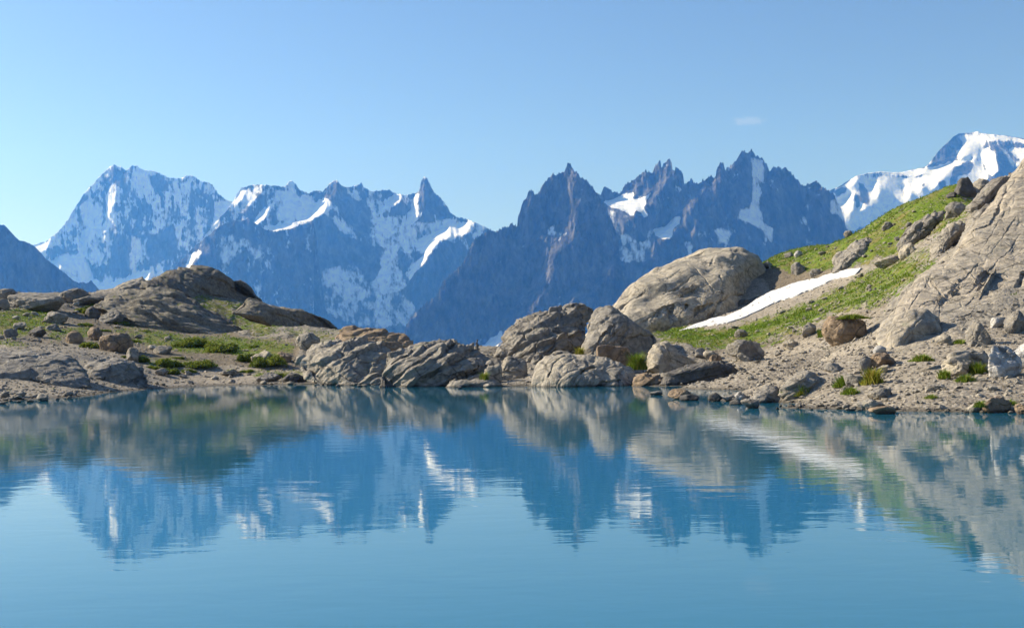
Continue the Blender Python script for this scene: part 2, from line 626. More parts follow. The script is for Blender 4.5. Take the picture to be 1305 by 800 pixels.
    me = mesh_np('mountain', (V - base).reshape(-1, 3), grid_faces(*V.shape[:2]), {'snow': S, 'break': B})
    return tag(obj('mountain', me, M_MOUNT, base), label, 'mountain', kind='structure')


LIT = (2.5, -1.25)                 # gentle shelf tilted to the sun
z1 = lambda *p: zoom(3.955, 0, 180, p)
z2 = lambda *p: zoom(3.334, 280, 200, p)
z3 = lambda *p: zoom(3.076, 500, 190, p)
z4 = lambda *p: zoom(3.625, 740, 170, p)
z5 = lambda *p: zoom(4.279, 1000, 150, p)

mountain('dark blue shadowed peak sloping down at the left end of the range',
         [(-60, 300), (-30, 296), (-8, 290), (4, 287), (9, 291), (18, 301), (24, 307), (33, 309), (42, 313), (52, 323), (60, 332), (75, 343), (84, 350), (92, 357), (100, 361), (112, 361), (116, 358), (126, 369), (150, 385), (190, 410)],
         8200, 470, gz=.42, gx=.5, seed=3, streak=.0, jag=.8, gully=.7, brk=.5)

mountain('broad snow streaked granite wall with several summits above the left knoll',
         [(-60, 330), (20, 316), (42, 313), (47, 312.5), (58, 309), (71, 299), (83, 286), (94, 268), (101, 258), (107, 247), (121, 233), (131, 222), (139, 214), (145, 211), (154, 214), (161, 218.5), (167, 213), (174, 212), (182, 218), (197, 219), (207, 224), (217, 228), (228, 229), (235, 227), (243, 224), (249, 227), (257, 233), (263, 233), (271, 237), (278, 248), (288, 256), (297, 259), (310, 262), (330, 275), (360, 300)],
         14600, 470, gz=.45, gx=.30, seed=11, streak=1.2, gully=.9, brk=.75,
         patches=[
             (z1((45, 545), (190, 520), (240, 500), (215, 560)), .9, 1.5, -.5),
             (z1((400, 320), (470, 260), (520, 330), (515, 480), (470, 640), (430, 560), (405, 440)), .75, .55, .25),
             (z1((290, 600), (300, 560), (430, 560), (470, 680), (440, 720), (380, 700)), .85, .7, .2),
             (z1((255, 610), (290, 575), (300, 640), (275, 640)), 1, *LIT),
             (z1((640, 640), (660, 470), (720, 480), (730, 560), (690, 660)), .8, .6, .25),
             (z1((1080, 300), (1150, 300), (1240, 370), (1200, 420), (1070, 440)), .95, .9, .25),
             (z1((440, 690), (480, 690), (560, 720), (650, 680), (760, 640), (740, 700), (560, 760), (440, 740)), .9, 1.5, -.5),
             (z1((540, 210), (575, 200), (575, 300), (545, 380), (590, 450), (570, 560), (530, 610), (510, 600), (530, 470), (520, 340)), .35, .7, -.35),
             (z1((415, 430), (445, 440), (455, 560), (475, 590), (450, 590), (425, 500)), .6, .9, -.8),
             (z1((505, 470), (590, 450), (560, 560), (500, 640)), .5, .7, -.6),
             (z1((560, 130), (630, 150), (640, 260), (560, 200)), -1, None, 0), (z1((740, 160), (830, 180), (850, 250), (780, 260)), -1, None, 0),
             (z1((570, 470), (640, 470), (650, 640), (560, 640)), -1, None, 0), (z1((740, 480), (880, 420), (900, 560), (760, 640)), -1, None, 0)],
         ribs=[([(145, 214), (140, 260), (130, 330), (125, 365)], 8, .5), ([(172, 215), (165, 280), (160, 350)], 9, .35), ([(243, 226), (232, 290), (215, 350)], 9, .35), ([(205, 224), (200, 290), (190, 350)], 9, .3)])

mountain('jagged snowy ridge with a tall thin rock tooth at its right end',
         [(270, 290), (290, 268), (298, 257), (303, 247), (307, 241), (322, 237), (328, 236), (340, 237.5), (364, 239), (368, 233), (371, 232), (376, 235), (383, 243.5), (394, 248), (400, 244), (412, 245), (421, 235), (427, 231), (431, 231.5), (434, 237.5), (442, 240), (457, 237.5), (460, 234), (464, 240), (472, 245), (487, 244), (496, 244), (503, 248), (517, 249.5), (529, 248), (534, 244), (536, 236), (538, 229), (541, 227), (545, 229.5), (549, 238), (553, 246.5), (556, 249), (559, 251), (568, 261.5), (575, 273.5), (583, 278), (598, 281), (613, 288.5), (629, 296), (650, 310), (690, 340)],
         13200, 475, gz=.5, gx=.22, seed=23, streak=1.0, gully=.75, brk=.75, snowline=(300, 420),
         patches=[
             (z2((300, 560), (420, 480), (560, 440), (660, 500), (760, 560), (840, 640), (830, 720), (600, 730), (340, 640)), .62, .9, .25),
             (z2((630, 260), (760, 240), (860, 280), (980, 250), (960, 320), (860, 400), (760, 400), (800, 560), (700, 600), (620, 540), (690, 400), (640, 330)), .72, 1.0, .3),
             (z2((380, 490), (450, 460), (560, 470), (640, 600), (560, 640), (440, 560)), .75, .9, .15),
             (z2((220, 290), (330, 282), (370, 280), (420, 180), (445, 170), (440, 235), (400, 250), (385, 295), (330, 305), (240, 318), (222, 305)), 1, *LIT),
             (z2((140, 285), (165, 255), (200, 208), (205, 220), (180, 265), (155, 290)), 1, *LIT),
             (z2((90, 210), (140, 130), (165, 120), (170, 150), (120, 200), (110, 240)), .75, .9, -.4),
             (z2((230, 140), (300, 140), (340, 160), (400, 165), (370, 270), (240, 280), (230, 200)), .9, .85, .2),
             (z2((60, 190), (100, 140), (90, 190)), 1, *LIT),
             (z2((710, 185), (745, 155), (770, 170), (760, 195), (715, 205)), 1, *LIT),
             (z2((790, 230), (815, 225), (820, 180), (845, 150), (850, 175), (835, 210), (840, 265), (815, 290), (795, 265)), 1, *LIT),
             (z2((840, 350), (900, 325), (970, 295), (978, 340), (925, 350), (895, 390), (860, 440), (820, 505), (795, 540), (800, 490), (840, 440), (870, 405), (845, 390)), 1, *LIT),
             (z2((1010, 298), (1050, 274), (1062, 318), (1015, 328)), 1, *LIT),
             (z2((445, 125), (510, 105), (560, 160), (640, 220), (640, 330), (600, 340), (520, 250), (450, 170)), -1, .38, .5),
             (z2((850, 100), (880, 92), (960, 210), (985, 250), (900, 240), (850, 230)), -1, .4, .45),
             (z2((780, 580), (830, 500), (960, 350), (1060, 400), (1030, 480), (920, 600), (860, 620)), -1, .4, .5),
             (z2((320, 300), (450, 250), (540, 340), (660, 390), (690, 470), (640, 530), (560, 440), (430, 480), (440, 580), (330, 620), (200, 560), (100, 420), (200, 330)), -1, .42, .45),
             (z2((450, 230), (500, 250), (610, 345), (590, 345), (500, 330)), .8, .9, .1)],
         ribs=[([(541, 230), (541, 262), (530, 300)], 6, .6), ([(428, 233), (436, 262)], 7, .5), ([(371, 234), (366, 262)], 6, .4)])

mountain('dark toothed ridge crossing in front of the glacier, left of centre',
         [(195, 372), (215, 352), (232, 331), (245, 318), (262, 304), (280, 289), (290, 285), (298, 282), (305, 284), (316, 280), (328, 288), (340, 294), (352, 296), (362, 294), (374, 292), (382, 287.5), (389, 291), (397, 287), (404, 282), (412, 274), (418, 278), (430, 290), (442, 299), (456, 304), (468, 312), (480, 322), (487, 335), (486, 345), (479, 352), (474, 362), (462, 380), (440, 400), (400, 425)],
         11600, 475, gz=.42, gx=.2, seed=31, streak=.65, gully=.8, brk=.7,
         patches=[
             (z2((0, 340), (60, 320), (130, 350), (80, 420), (40, 480), (0, 500)), .66, .6, .3),
             (z2((120, 380), (220, 370), (210, 440), (130, 450)), .5, .6, .2), (z2((60, 440), (160, 440), (170, 560), (100, 560)), .45, .7, .0),
             ([(241, 327), (249, 320), (256, 323), (248, 330), (244, 345), (241, 340)], 1, *LIT)],
         ribs=[([(412, 278), (405, 330), (380, 390)], 9, .4), ([(316, 284), (318, 340), (330, 400)], 9, .3), ([(298, 284), (285, 340), (290, 390)], 8, .3)])

mountain('dark pyramid of rock needles standing at the centre of the range',
         [(478, 450), (500, 436), (514, 425), (519, 414), (529, 402), (540, 391), (555, 381), (560, 371), (565, 362), (578, 349), (591, 336), (598, 320), (604, 310), (613, 302), (623, 296), (632, 297), (640, 294), (647, 290), (653, 287), (657, 290), (659, 289), (661, 274), (666, 262), (671, 252), (674, 249), (677, 242), (680, 250), (684, 251), (692, 238), (700, 227), (704, 224), (708, 226), (713, 221), (719, 221), (721, 215), (724, 210), (727, 211), (729, 216), (735, 221), (741, 229), (747, 232), (754, 241), (760, 248), (765, 256), (770, 262), (775, 274), (780, 284), (786, 302), (789, 320), (790, 335), (796, 352), (804, 370), (830, 395)],
         9300, 475, gz=.45, gx=.24, seed=43, streak=.3, gully=1.05, brk=.7, jag=2.6, lean=.12,
         patches=[
             (z3((690, 75), (715, 95), (722, 250), (705, 300), (690, 250)), 0, .62, -.75),
             (z3((520, 345), (600, 320), (690, 255), (710, 300), (720, 330), (650, 400), (610, 560), (500, 640), (445, 690), (480, 610), (540, 540), (590, 420), (560, 400), (515, 390)), 0, .75, -.50),
             (z3((585, 330), (640, 270), (640, 320), (700, 330), (680, 350), (600, 345)), .6, .95, -.25),
             (z3((580, 330), (640, 285), (640, 320), (600, 330)), .85, .8, .2),
             (z3((770, 480), (795, 430), (800, 470), (790, 480)), 0, .8, -.8), (z3((800, 540), (830, 450), (870, 420), (850, 470), (830, 520)), .15, .8, -.8),
             (z3((640, 610), (700, 540), (760, 480), (740, 560), (690, 600)), .1, .7, -.6), (z3((740, 590), (760, 560), (800, 580), (790, 590)), .3, .8, -.5),
             (z3((335, 780), (400, 730), (432, 712), (436, 740), (400, 790), (350, 800)), 1, *LIT),
             (z3((310, 750), (350, 720), (360, 760), (320, 775)), .6, .6, .2),
             (z3((20, 615), (95, 640), (80, 660), (40, 640)), .7, 1.2, -.3)],
         ribs=[([(724, 214), (727, 250), (728, 285), (705, 330), (690, 380), (665, 420)], 9, .55), ([(677, 245), (672, 275), (668, 300)], 5, .5), ([(760, 300), (756, 340), (740, 400)], 9, .35), ([(700, 230), (697, 270)], 6, .4),
               ([(604, 312), (600, 360), (570, 420)], 10, .35), ([(653, 290), (640, 350), (610, 420)], 11, .35), ([(565, 364), (560, 400), (540, 440)], 8, .35)])

mountain('group of dark granite spires with white glaciers, right of centre',
         [(735, 300), (750, 262), (761, 253), (766, 250), (769, 242), (773, 240), (778, 245), (781, 246), (786, 247), (790, 249), (794, 243), (797, 236), (803, 234), (809, 232), (816, 224), (823, 218.5), (828, 223), (831, 224), (834, 216), (838, 210), (841, 205.5), (843, 216), (846, 211), (850, 207), (854, 207), (856, 210), (857, 221), (860, 219), (863, 214.5), (867, 221), (870, 225), (872, 236), (876, 236), (881, 231), (885, 236), (889, 235), (897, 232), (905, 227), (911, 229), (914, 217), (917, 210.5), (921, 208.5), (925, 219), (932, 213), (939, 206), (945, 195), (951, 196), (953, 200), (957, 192), (962, 200), (969, 204), (974, 208), (977, 212), (981, 222), (985, 217), (990, 213), (996, 216), (1002, 217), (1009, 224), (1019, 236), (1026, 238), (1032, 236), (1038, 232.5), (1046, 239), (1057, 246), (1066, 255), (1073, 272), (1079, 291), (1090, 305), (1130, 330)],
         11200, 470, gz=.45, gx=.26, seed=57, streak=.4, gully=.9, brk=.7, jag=2.5, lean=-.1,
         patches=[
             (z4((100, 318), (180, 290), (245, 262), (245, 305), (290, 302), (330, 255), (322, 290), (300, 320), (290, 342), (315, 380), (295, 395), (262, 352), (240, 382), (180, 352)), 1, *LIT),
             (z4((330, 445), (390, 430), (440, 390), (466, 385), (460, 420), (430, 442), (420, 482), (372, 486), (340, 465)), 1, *LIT),
             (z4((455, 505), (500, 490), (528, 520), (510, 580), (485, 575), (490, 540)), .85, 1.2, -.7),
             (z4((60, 320), (105, 330), (180, 355), (240, 390), (190, 400), (190, 460), (290, 500), (320, 470), (340, 560), (300, 600), (180, 600), (160, 480), (110, 390)), .66, .7, .35),
             (z4((785, 105), (830, 120), (850, 150), (850, 200), (835, 260), (830, 340), (850, 400), (900, 440), (890, 512), (855, 508), (830, 450), (770, 410), (720, 395), (745, 335), (780, 340), (790, 250), (785, 160)), .85, .6, .35),
             (z4((800, 110), (840, 125), (835, 135)), 1, *LIT),
             (z4((605, 440), (650, 425), (700, 450), (690, 512), (630, 515)), .8, .6, .35),
             (z4((700, 190), (730, 175), (745, 195), (715, 210)), .8, .7, .3),
             (z4((1030, 240), (1085, 235), (1110, 255), (1050, 262)), .75, .8, .1),
             (z4((1150, 300), (1190, 300), (1290, 400), (1290, 460), (1230, 460), (1190, 380), (1150, 370)), .8, .6, .35),
             (z4((1030, 300), (1070, 285), (1068, 400), (1040, 410)), 0, .8, -.75), (z4((940, 350), (955, 315), (965, 350), (950, 362)), 0, .8, -.8),
             (z4((860, 210), (885, 190), (875, 260), (862, 272)), 0, .8, -.8), (z4((440, 400), (480, 330), (520, 310), (500, 380), (460, 430)), 0, .75, -.7),
             (z4((480, 470), (525, 400), (530, 440), (500, 500)), .1, .75, -.6), (z4((590, 220), (620, 205), (615, 250), (595, 250)), .3, .9, -.6),
             (z4((330, 240), (380, 180), (400, 200), (330, 310), (310, 330), (300, 300)), .1, .75, -.6), (z4((200, 260), (225, 235), (260, 230), (240, 262)), .1, .7, -.4),
             (z4((330, 350), (350, 365), (345, 405), (335, 400)), .2, .8, -.7)],
         ribs=[([(841, 208), (832, 240), (822, 262)], 5, .5), ([(852, 209), (845, 250), (835, 285)], 5, .5), ([(863, 217), (858, 260), (850, 290)], 5, .4), ([(823, 221), (812, 248)], 5, .4), ([(918, 212), (918, 250), (908, 300)], 7, .4), ([(946, 198), (938, 240), (930, 300)], 7, .35), ([(992, 216), (990, 260), (985, 310)], 8, .4)])

mountain('high rounded snow summit with rock buttresses on the far right',
         [(1030, 262), (1056, 243), (1068, 239), (1077, 233), (1086, 228), (1093, 224), (1107, 221), (1121.5, 219), (1135.5, 220), (1149.6, 220), (1163.6, 216.6), (1172, 215), (1180, 213), (1187, 205), (1195, 194), (1203, 186), (1209, 181), (1215, 174.5), (1222, 170.5), (1234, 170), (1243, 168.5), (1246, 167.5), (1249, 170), (1257, 171), (1280, 173), (1305, 177), (1340, 186), (1390, 205), (1420, 225)],
         16500, 465, gz=.95, gx=.12, seed=71, streak=1.0, gully=.5, brk=.45, jag=.35,
         patches=[
             (z5((240, 410), (300, 380), (400, 318), (520, 310), (680, 330), (940, 260), (1050, 230), (1130, 320), (900, 450), (700, 480), (500, 570), (330, 640)), .88, .75, .35),
             (z5((240, 400), (330, 365), (405, 316), (390, 350), (300, 400)), 1, 1.6, -.7),
             (z5((520, 290), (600, 305), (700, 285), (860, 250), (960, 235), (1010, 205), (1030, 235), (930, 265), (800, 300), (680, 322), (590, 312)), 1, *LIT),
             (z5((640, 350), (680, 325), (780, 322), (860, 310), (870, 340), (830, 375), (760, 360), (735, 385), (700, 340)), 1, *LIT),
             (z5((465, 360), (490, 352), (520, 410), (510, 430), (470, 395)), 1, *LIT), (z5((310, 455), (385, 425), (395, 490), (350, 500)), 1, *LIT),
             (z5((400, 490), (430, 460), (455, 510), (420, 530)), .9, *LIT), (z5((655, 375), (675, 375), (690, 425), (670, 420)), 1, *LIT),
             (z5((940, 90), (1050, 85), (1110, 110), (1090, 160), (1050, 200), (1000, 240), (930, 240), (930, 190), (960, 150)), .9, 1.4, -.8),
             (z5((1060, 195), (1110, 160), (1150, 200), (1170, 290), (1130, 320), (1085, 260)), 1, *LIT),
             (z5((1210, 170), (1305, 160), (1340, 200), (1305, 240), (1240, 200)), 1, 1.5, -.7),
             (z5((1050, 80), (1200, 100), (1330, 120), (1330, 145), (1140, 115)), 1, 1.5, -.5),
             (z5((1140, 130), (1210, 180), (1270, 250), (1240, 280), (1180, 230)), .85, .7, .45),
             (z5((770, 270), (800, 235), (835, 190), (870, 155), (925, 105), (945, 95), (950, 130), (930, 190), (920, 240), (860, 255)), -1, .6, -.05),
             (z5((1110, 130), (1150, 150), (1200, 200), (1245, 270), (1180, 290), (1150, 220), (1130, 160)), -1, .5, .5),
             (z5((925, 270), (1000, 235), (1040, 250), (1010, 300), (950, 330), (930, 400), (905, 380)), -1, .45, .3),
             (z5((830, 350), (870, 335), (905, 390), (840, 410)), -1, .5, .4), (z5((260, 400), (320, 375), (350, 400), (290, 440)), -1, .55, -.1),
             (z5((400, 350), (450, 400), (460, 470), (400, 470)), -1, .5, .3), (z5((400, 500), (640, 460), (700, 480), (600, 560), (400, 620)), .75, .5, .4),
             (z5((380, 420), (415, 430), (410, 500), (380, 480)), -1, .6, -.4)],
         ribs=[])

# ------------------------------------------------------------------ terrain
GROUND = [  # (px, py, distance) on the ground; distance None = on the waterline
    (-60, 518, None), (0, 512, None), (60, 508, None), (110, 505, None), (150, 499, None), (220, 494, None), (300, 491, None), (370, 490, None), (430, 489, None), (490, 490, None),
    (560, 492, None), (620, 490, None), (650, 489, None), (680, 492, None), (740, 493, None), (800, 491, None), (850, 489, None), (900, 488, None), (955, 487, None),
    (975, 491, None), (966, 497, None), (948, 506, None), (936, 512, None), (958, 518, None), (1000, 519, None), (1047, 521, None), (1093, 522, None), (1140, 524, None), (1199, 524.5, None), (1250, 525, None), (1305, 526, None), (1380, 529, None), (1450, 531, None),
    (0, 494, 96), (100, 489, 108), (200, 482, 132), (300, 473, 139), (380, 478, 134), (-70, 490, 97),
    (0, 452, 112), (100, 450, 122), (200, 450, 143), (300, 442, 152), (380, 446, 145), (-70, 450, 112),
    (0, 412, 132), (100, 412, 142), (200, 415, 156), (300, 418, 166), (350, 426, 166), (400, 434, 156), (-70, 405, 132),
    (0, 376, 165), (60, 374, 165), (130, 372, 172), (190, 364, 188), (260, 362, 196), (300, 384, 192), (350, 412, 184), (400, 424, 176), (430, 428, 170), (480, 434, 158), (520, 438, 148), (-70, 372, 165),
    (570, 446, 132), (600, 448, 128), (640, 450, 126),
    (700, 472, 110), (760, 464, 114), (840, 474, 103), (690, 450, 138), (720, 444, 142), (800, 432, 142), (660, 462, 124),
    (850, 442, 128), (900, 444, 118), (930, 460, 104), (950, 447, 104), (1000, 452, 88), (1000, 482, 70), (1000, 502, 62), (1050, 502, 58), (1050, 452, 77), (1100, 482, 62), (1100, 434, 75),
    (1150, 492, 56), (1200, 502, 52), (1250, 492, 53), (1300, 482, 54), (1300, 440, 60), (1380, 440, 60), (1380, 490, 53),
    (870, 419, 150), (900, 413, 150), (950, 422, 130), (1000, 402, 120), (1000, 372, 150), (1050, 402, 100), (1050, 354, 150), (1100, 382, 105), (1100, 348, 130),
    (1100, 302, 165), (980, 331, 176), (1020, 325, 180), (1060, 313, 175), (1150, 271, 155), (1200, 252, 140), (1240, 237, 122), (1150, 332, 115), (1150, 402, 82), (1200, 302, 105), (1200, 402, 72),
    (1250, 302, 86), (1300, 214, 96), (1300, 302, 79), (1300, 382, 66), (1360, 180, 92), (1430, 160, 95), (1430, 300, 80), (1430, 440, 62),
]
pts = []
for px, py, D in GROUND:
    r = ray(px, py)
    if D is None:
        D = -CAMZ / r[2]
    else:
        D = D * float(sweep(px, py))
    p = CAM + r * D
    pts.append(p)
    # behind the skyline the land falls away to the valley
for px, py, D, drop in [(0, 374, 165, 1), (60, 372, 165, 1), (130, 370, 172, 1), (190, 364, 188, 1), (260, 362, 196, 1), (300, 384, 192, 1), (350, 412, 184, 1), (400, 424, 176, 1), (430, 428, 170, 1), (480, 434, 158, 1), (520, 438, 148, 1), (600, 447, 128, 1), (640, 449, 130, 1), (-70, 370, 165, 1),
                        (720, 442, 144, 1), (800, 420, 162, 1), (900, 400, 172, 1), (980, 331, 176, 1), (1020, 325, 180, 1), (1060, 313, 175, 1), (1100, 302, 165, 1), (1150, 271, 155, 1), (1200, 252, 140, 1), (1240, 237, 122, 1), (1300, 214, 96, 1), (1360, 180, 92, 1), (1430, 160, 95, 1)]:
    p = atw(px, py, D)
    D = p[1]
    s = 1 if px < 1290 else .4
    pts.append(np.array([p[0] * (D + 10) / D, p[1] + 10, p[2] - 1.2 * s]))
    pts.append(np.array([p[0] * (D + 28) / D, p[1] + 28, p[2] - 7 * s]))
    pts.append(np.array([p[0] * (D + 70) / D, p[1] + 70, p[2] - 26 * s]))
for x, y, z in [(-60, 40, -3), (0, 40, -4), (15, 40, -2), (-25, 70, -4), (0, 70, -3.5), (12, 60, -1.6), (25, 15, -2), (-40, 15, -3), (0, 12, -3), (-20, 95, -2), (0, 90, -1.6), (16, 75, -.8), (-60, 70, -2.5), (20, 82, -.7)]:
    pts.append(np.array([x, y, z], float))
pts = np.array(pts)
_S = 40.0


def _phi(r2):
    return np.where(r2 > 0, r2 * np.log(np.maximum(r2, 1e-12)) * .5, 0)


def tps_fit(P, z, lam):
    n = len(P)
    r2 = ((P[:, None] - P[None]) ** 2).sum(-1)
    A = np.zeros((n + 3, n + 3))
    A[:n, :n] = _phi(r2) + lam * np.eye(n)
    A[:n, n] = 1; A[:n, n + 1:] = P
    A[n, :n] = 1; A[n + 1:, :n] = P.T
    return np.linalg.solve(A, np.concatenate([z, np.zeros(3)]))


_XY = pts[:, :2] / _S
_W = tps_fit(_XY, pts[:, 2], .0012)


def tps(x, y):
    Q = np.stack([x, y], -1).reshape(-1, 2) / _S
    out = np.empty(len(Q))
    for i in range(0, len(Q), 40000):
        q = Q[i:i + 40000]
        r2 = ((q[:, None, 0] - _XY[None, :, 0]) ** 2 + (q[:, None, 1] - _XY[None, :, 1]) ** 2)
        out[i:i + 40000] = _phi(r2) @ _W[:-3] + _W[-3] + q @ _W[-2:]
    return out.reshape(np.shape(x))


fine_a = np.arange(-700, 700, 1.25) / FPX                    # tangent of the azimuth
ta = np.concatenate([-np.geomspace(3.0, .47, 14), fine_a, np.geomspace(.47, 3.0, 14)])
td = np.concatenate([np.linspace(2, 36, 18), np.arange(37, 120, .33), np.arange(120, 345, .6), np.geomspace(348, 18500, 34)])
TA, TD = np.meshgrid(ta, td, indexing='ij')
TAc = np.clip(TA, -.47, .47)
TDc = np.minimum(TD, 342)
TX, TY = TAc * TDc, TDc
TZ = tps(TX, TY)

# where turf, bare rock and gravel lie
tpx, tpy = project(np.stack([TX, TY, TZ], -1))
GRASS = np.zeros((MH, MW))
for poly, v in [
    ([(960, 336), (968, 308), (1020, 304), (1080, 286), (1150, 248), (1215, 218), (1250, 214), (1225, 262), (1205, 285), (1180, 305), (1150, 320), (1120, 332), (1090, 345), (1050, 345), (1010, 350)], .76),
    ([(800, 398), (850, 412), (875, 420), (920, 418), (1000, 395), (1060, 370), (1100, 345), (1150, 330), (1180, 345), (1140, 375), (1110, 390), (1060, 402), (1040, 412), (990, 428), (940, 446), (890, 450), (850, 440), (820, 425)], .70),
    ([(930, 440), (1000, 420), (1060, 400), (1110, 392), (1050, 412), (1000, 440), (950, 452)], .5),
    ([(830, 415), (905, 420), (960, 412), (1020, 396), (1060, 385), (1040, 405), (985, 420), (930, 432), (870, 440)], .95),
    ([(1130, 330), (1190, 310), (1200, 350), (1150, 380), (1110, 400), (1090, 390)], .5),
    ([(1190, 275), (1240, 245), (1250, 265), (1215, 300), (1190, 320)], .62),
    ([(-40, 400), (30, 392), (60, 386), (85, 390), (55, 405), (90, 410), (60, 425), (20, 430), (-40, 425)], .7),
    ([(95, 392), (125, 382), (140, 388), (120, 398)], .7), ([(60, 420), (110, 412), (130, 425), (95, 435), (60, 432)], .6),
    ([(-40, 436), (30, 434), (50, 440), (10, 446), (-40, 446)], .6),
    ([(225, 372), (260, 372), (300, 385), (340, 400), (360, 425), (330, 430), (290, 412), (250, 395)], .58),
    ([(355, 415), (400, 422), (430, 425), (460, 432), (450, 445), (400, 440), (365, 430)], .5),
    ([(180, 420), (230, 425), (290, 428), (350, 432), (380, 440), (370, 455), (300, 455), (230, 450), (180, 440)], .66),
    ([(185, 455), (230, 455), (280, 460), (270, 475), (200, 475), (180, 465)], .55), ([(320, 470), (395, 472), (395, 484), (325, 482)], .6),
    ([(140, 415), (180, 415), (190, 440), (150, 440)], .5),
    ([(440, 425), (520, 430), (540, 438), (460, 440)], .4),
]:
    GRASS = np.maximum(GRASS, mask(poly, 1.0, 3) * v)
ROCKM = np.zeros((MH, MW))
for poly, v in [
    ([(1110, 420), (1140, 375), (1180, 345), (1240, 290), (1305, 205), (1425, 120), (1425, 400), (1300, 400), (1200, 435), (1140, 455)], .9),
    ([(1150, 320), (1190, 275), (1240, 235), (1300, 205), (1250, 300), (1190, 345), (1130, 365)], .5),
    ([(-60, 365), (60, 366), (150, 360), (190, 345), (262, 335), (320, 362), (430, 412), (440, 430), (360, 435), (250, 420), (170, 412), (100, 395), (-60, 398)], .75),
    ([(380, 425), (530, 425), (640, 440), (640, 495), (380, 492)], .8), ([(640, 440), (740, 385), (840, 400), (900, 470), (900, 495), (640, 495)], .8),
    ([(1055, 345), (1065, 310), (1100, 298), (1125, 320), (1105, 348)], .8), ([(-40, 444), (100, 446), (186, 470), (186, 490), (-40, 492)], .5),
]:
    ROCKM = np.maximum(ROCKM, mask(poly, 1.0, 3) * v)
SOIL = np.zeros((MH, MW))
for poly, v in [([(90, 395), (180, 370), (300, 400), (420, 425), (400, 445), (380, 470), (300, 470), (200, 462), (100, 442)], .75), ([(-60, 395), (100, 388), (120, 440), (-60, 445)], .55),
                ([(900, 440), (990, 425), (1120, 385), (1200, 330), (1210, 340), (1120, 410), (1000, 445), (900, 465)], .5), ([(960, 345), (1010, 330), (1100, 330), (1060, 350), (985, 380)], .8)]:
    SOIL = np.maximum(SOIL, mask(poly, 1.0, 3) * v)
grass = look(GRASS, tpx, tpy)
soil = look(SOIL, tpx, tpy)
rockm = look(ROCKM, tpx, tpy)
far = sstep(330, 345, TD)
rockm = np.maximum(rockm, far * .8)
PN = v3(TX, TY, 0)
rough = np.clip(.10 + .9 * rockm + .35 * grass, 0, 1.1)
dz = rough * (1.0 * fbm(PN / 9, 5, .55) + .35 * (ridged(PN / 3.2 + 5, 4, .6) - .2))
dz += .10 * fbm(PN / 2.0, 3) + .22 * fbm(PN / 14 + 4, 3) * sstep(-.5, .6, TZ)
dz *= sstep(-1.2, 1.5, TZ) * .9 + .1
TZ = TZ + dz
TZ = np.where(TD > 342, TZ - .5 * (TD - 342), TZ)
TZ = np.clip(TZ, -600, 60)
TZ = np.where(TD < 120, np.maximum(TZ, -4), TZ)
TZ = np.where(TD < 5, .7, TZ)
TXf, TYf = TA * TD, TD
TV = np.stack([TXf, TYf, TZ], -1)
gf = grass_d = np.clip(grass, 0, 1)
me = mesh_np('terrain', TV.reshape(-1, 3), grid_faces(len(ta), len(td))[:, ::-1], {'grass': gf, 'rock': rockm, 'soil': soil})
tag(obj('terrain', me, M_TERR), 'grey gravel and turf ground around the lake shore', 'ground', kind='structure')


def ground_hit(px, py, wet=True):
    """distance at which the sight line through a point of the photo meets the ground or the lake"""
    r = ray(px, py)
    a = r[0]
    c = int(np.clip(np.searchsorted(ta, a), 1, len(ta) - 1))
    w = (a - ta[c - 1]) / (ta[c] - ta[c - 1])
    z = TZ[c - 1] * (1 - w) + TZ[c] * w
    if wet:
        z = np.maximum(z, 0)
    rz = CAMZ + r[2] * td
    below = np.nonzero((rz <= z) & (td > 36))[0]
    if not len(below):
        d = rz - z
        d[(td < 40) | (td > 335)] = 1e9
        return float(td[np.argmin(d)])
    k = below[0]
    d0, d1 = rz[k - 1] - z[k - 1], rz[k] - z[k]
    t = d0 / max(d0 - d1, 1e-6)
    return float(td[k - 1] + t * (td[k] - td[k - 1]))


def ground_z(x, y):
    a = x / y
    c = int(np.clip(np.searchsorted(ta, a), 1, len(ta) - 1))
    w = (a - ta[c - 1]) / (ta[c] - ta[c - 1])
    return float(np.interp(y, td, TZ[c - 1] * (1 - w) + TZ[c] * w))


# lake
wa = np.array([[-400, -60, 0], [400, -60, 0], [400, 150, 0], [-400, 150, 0]], float)
me = mesh_np('water', wa, np.array([[0, 1, 2, 3]]))
tag(obj('water', me, M_WATER), 'calm blue mountain lake reflecting the peaks and sky', 'lake', kind='structure')

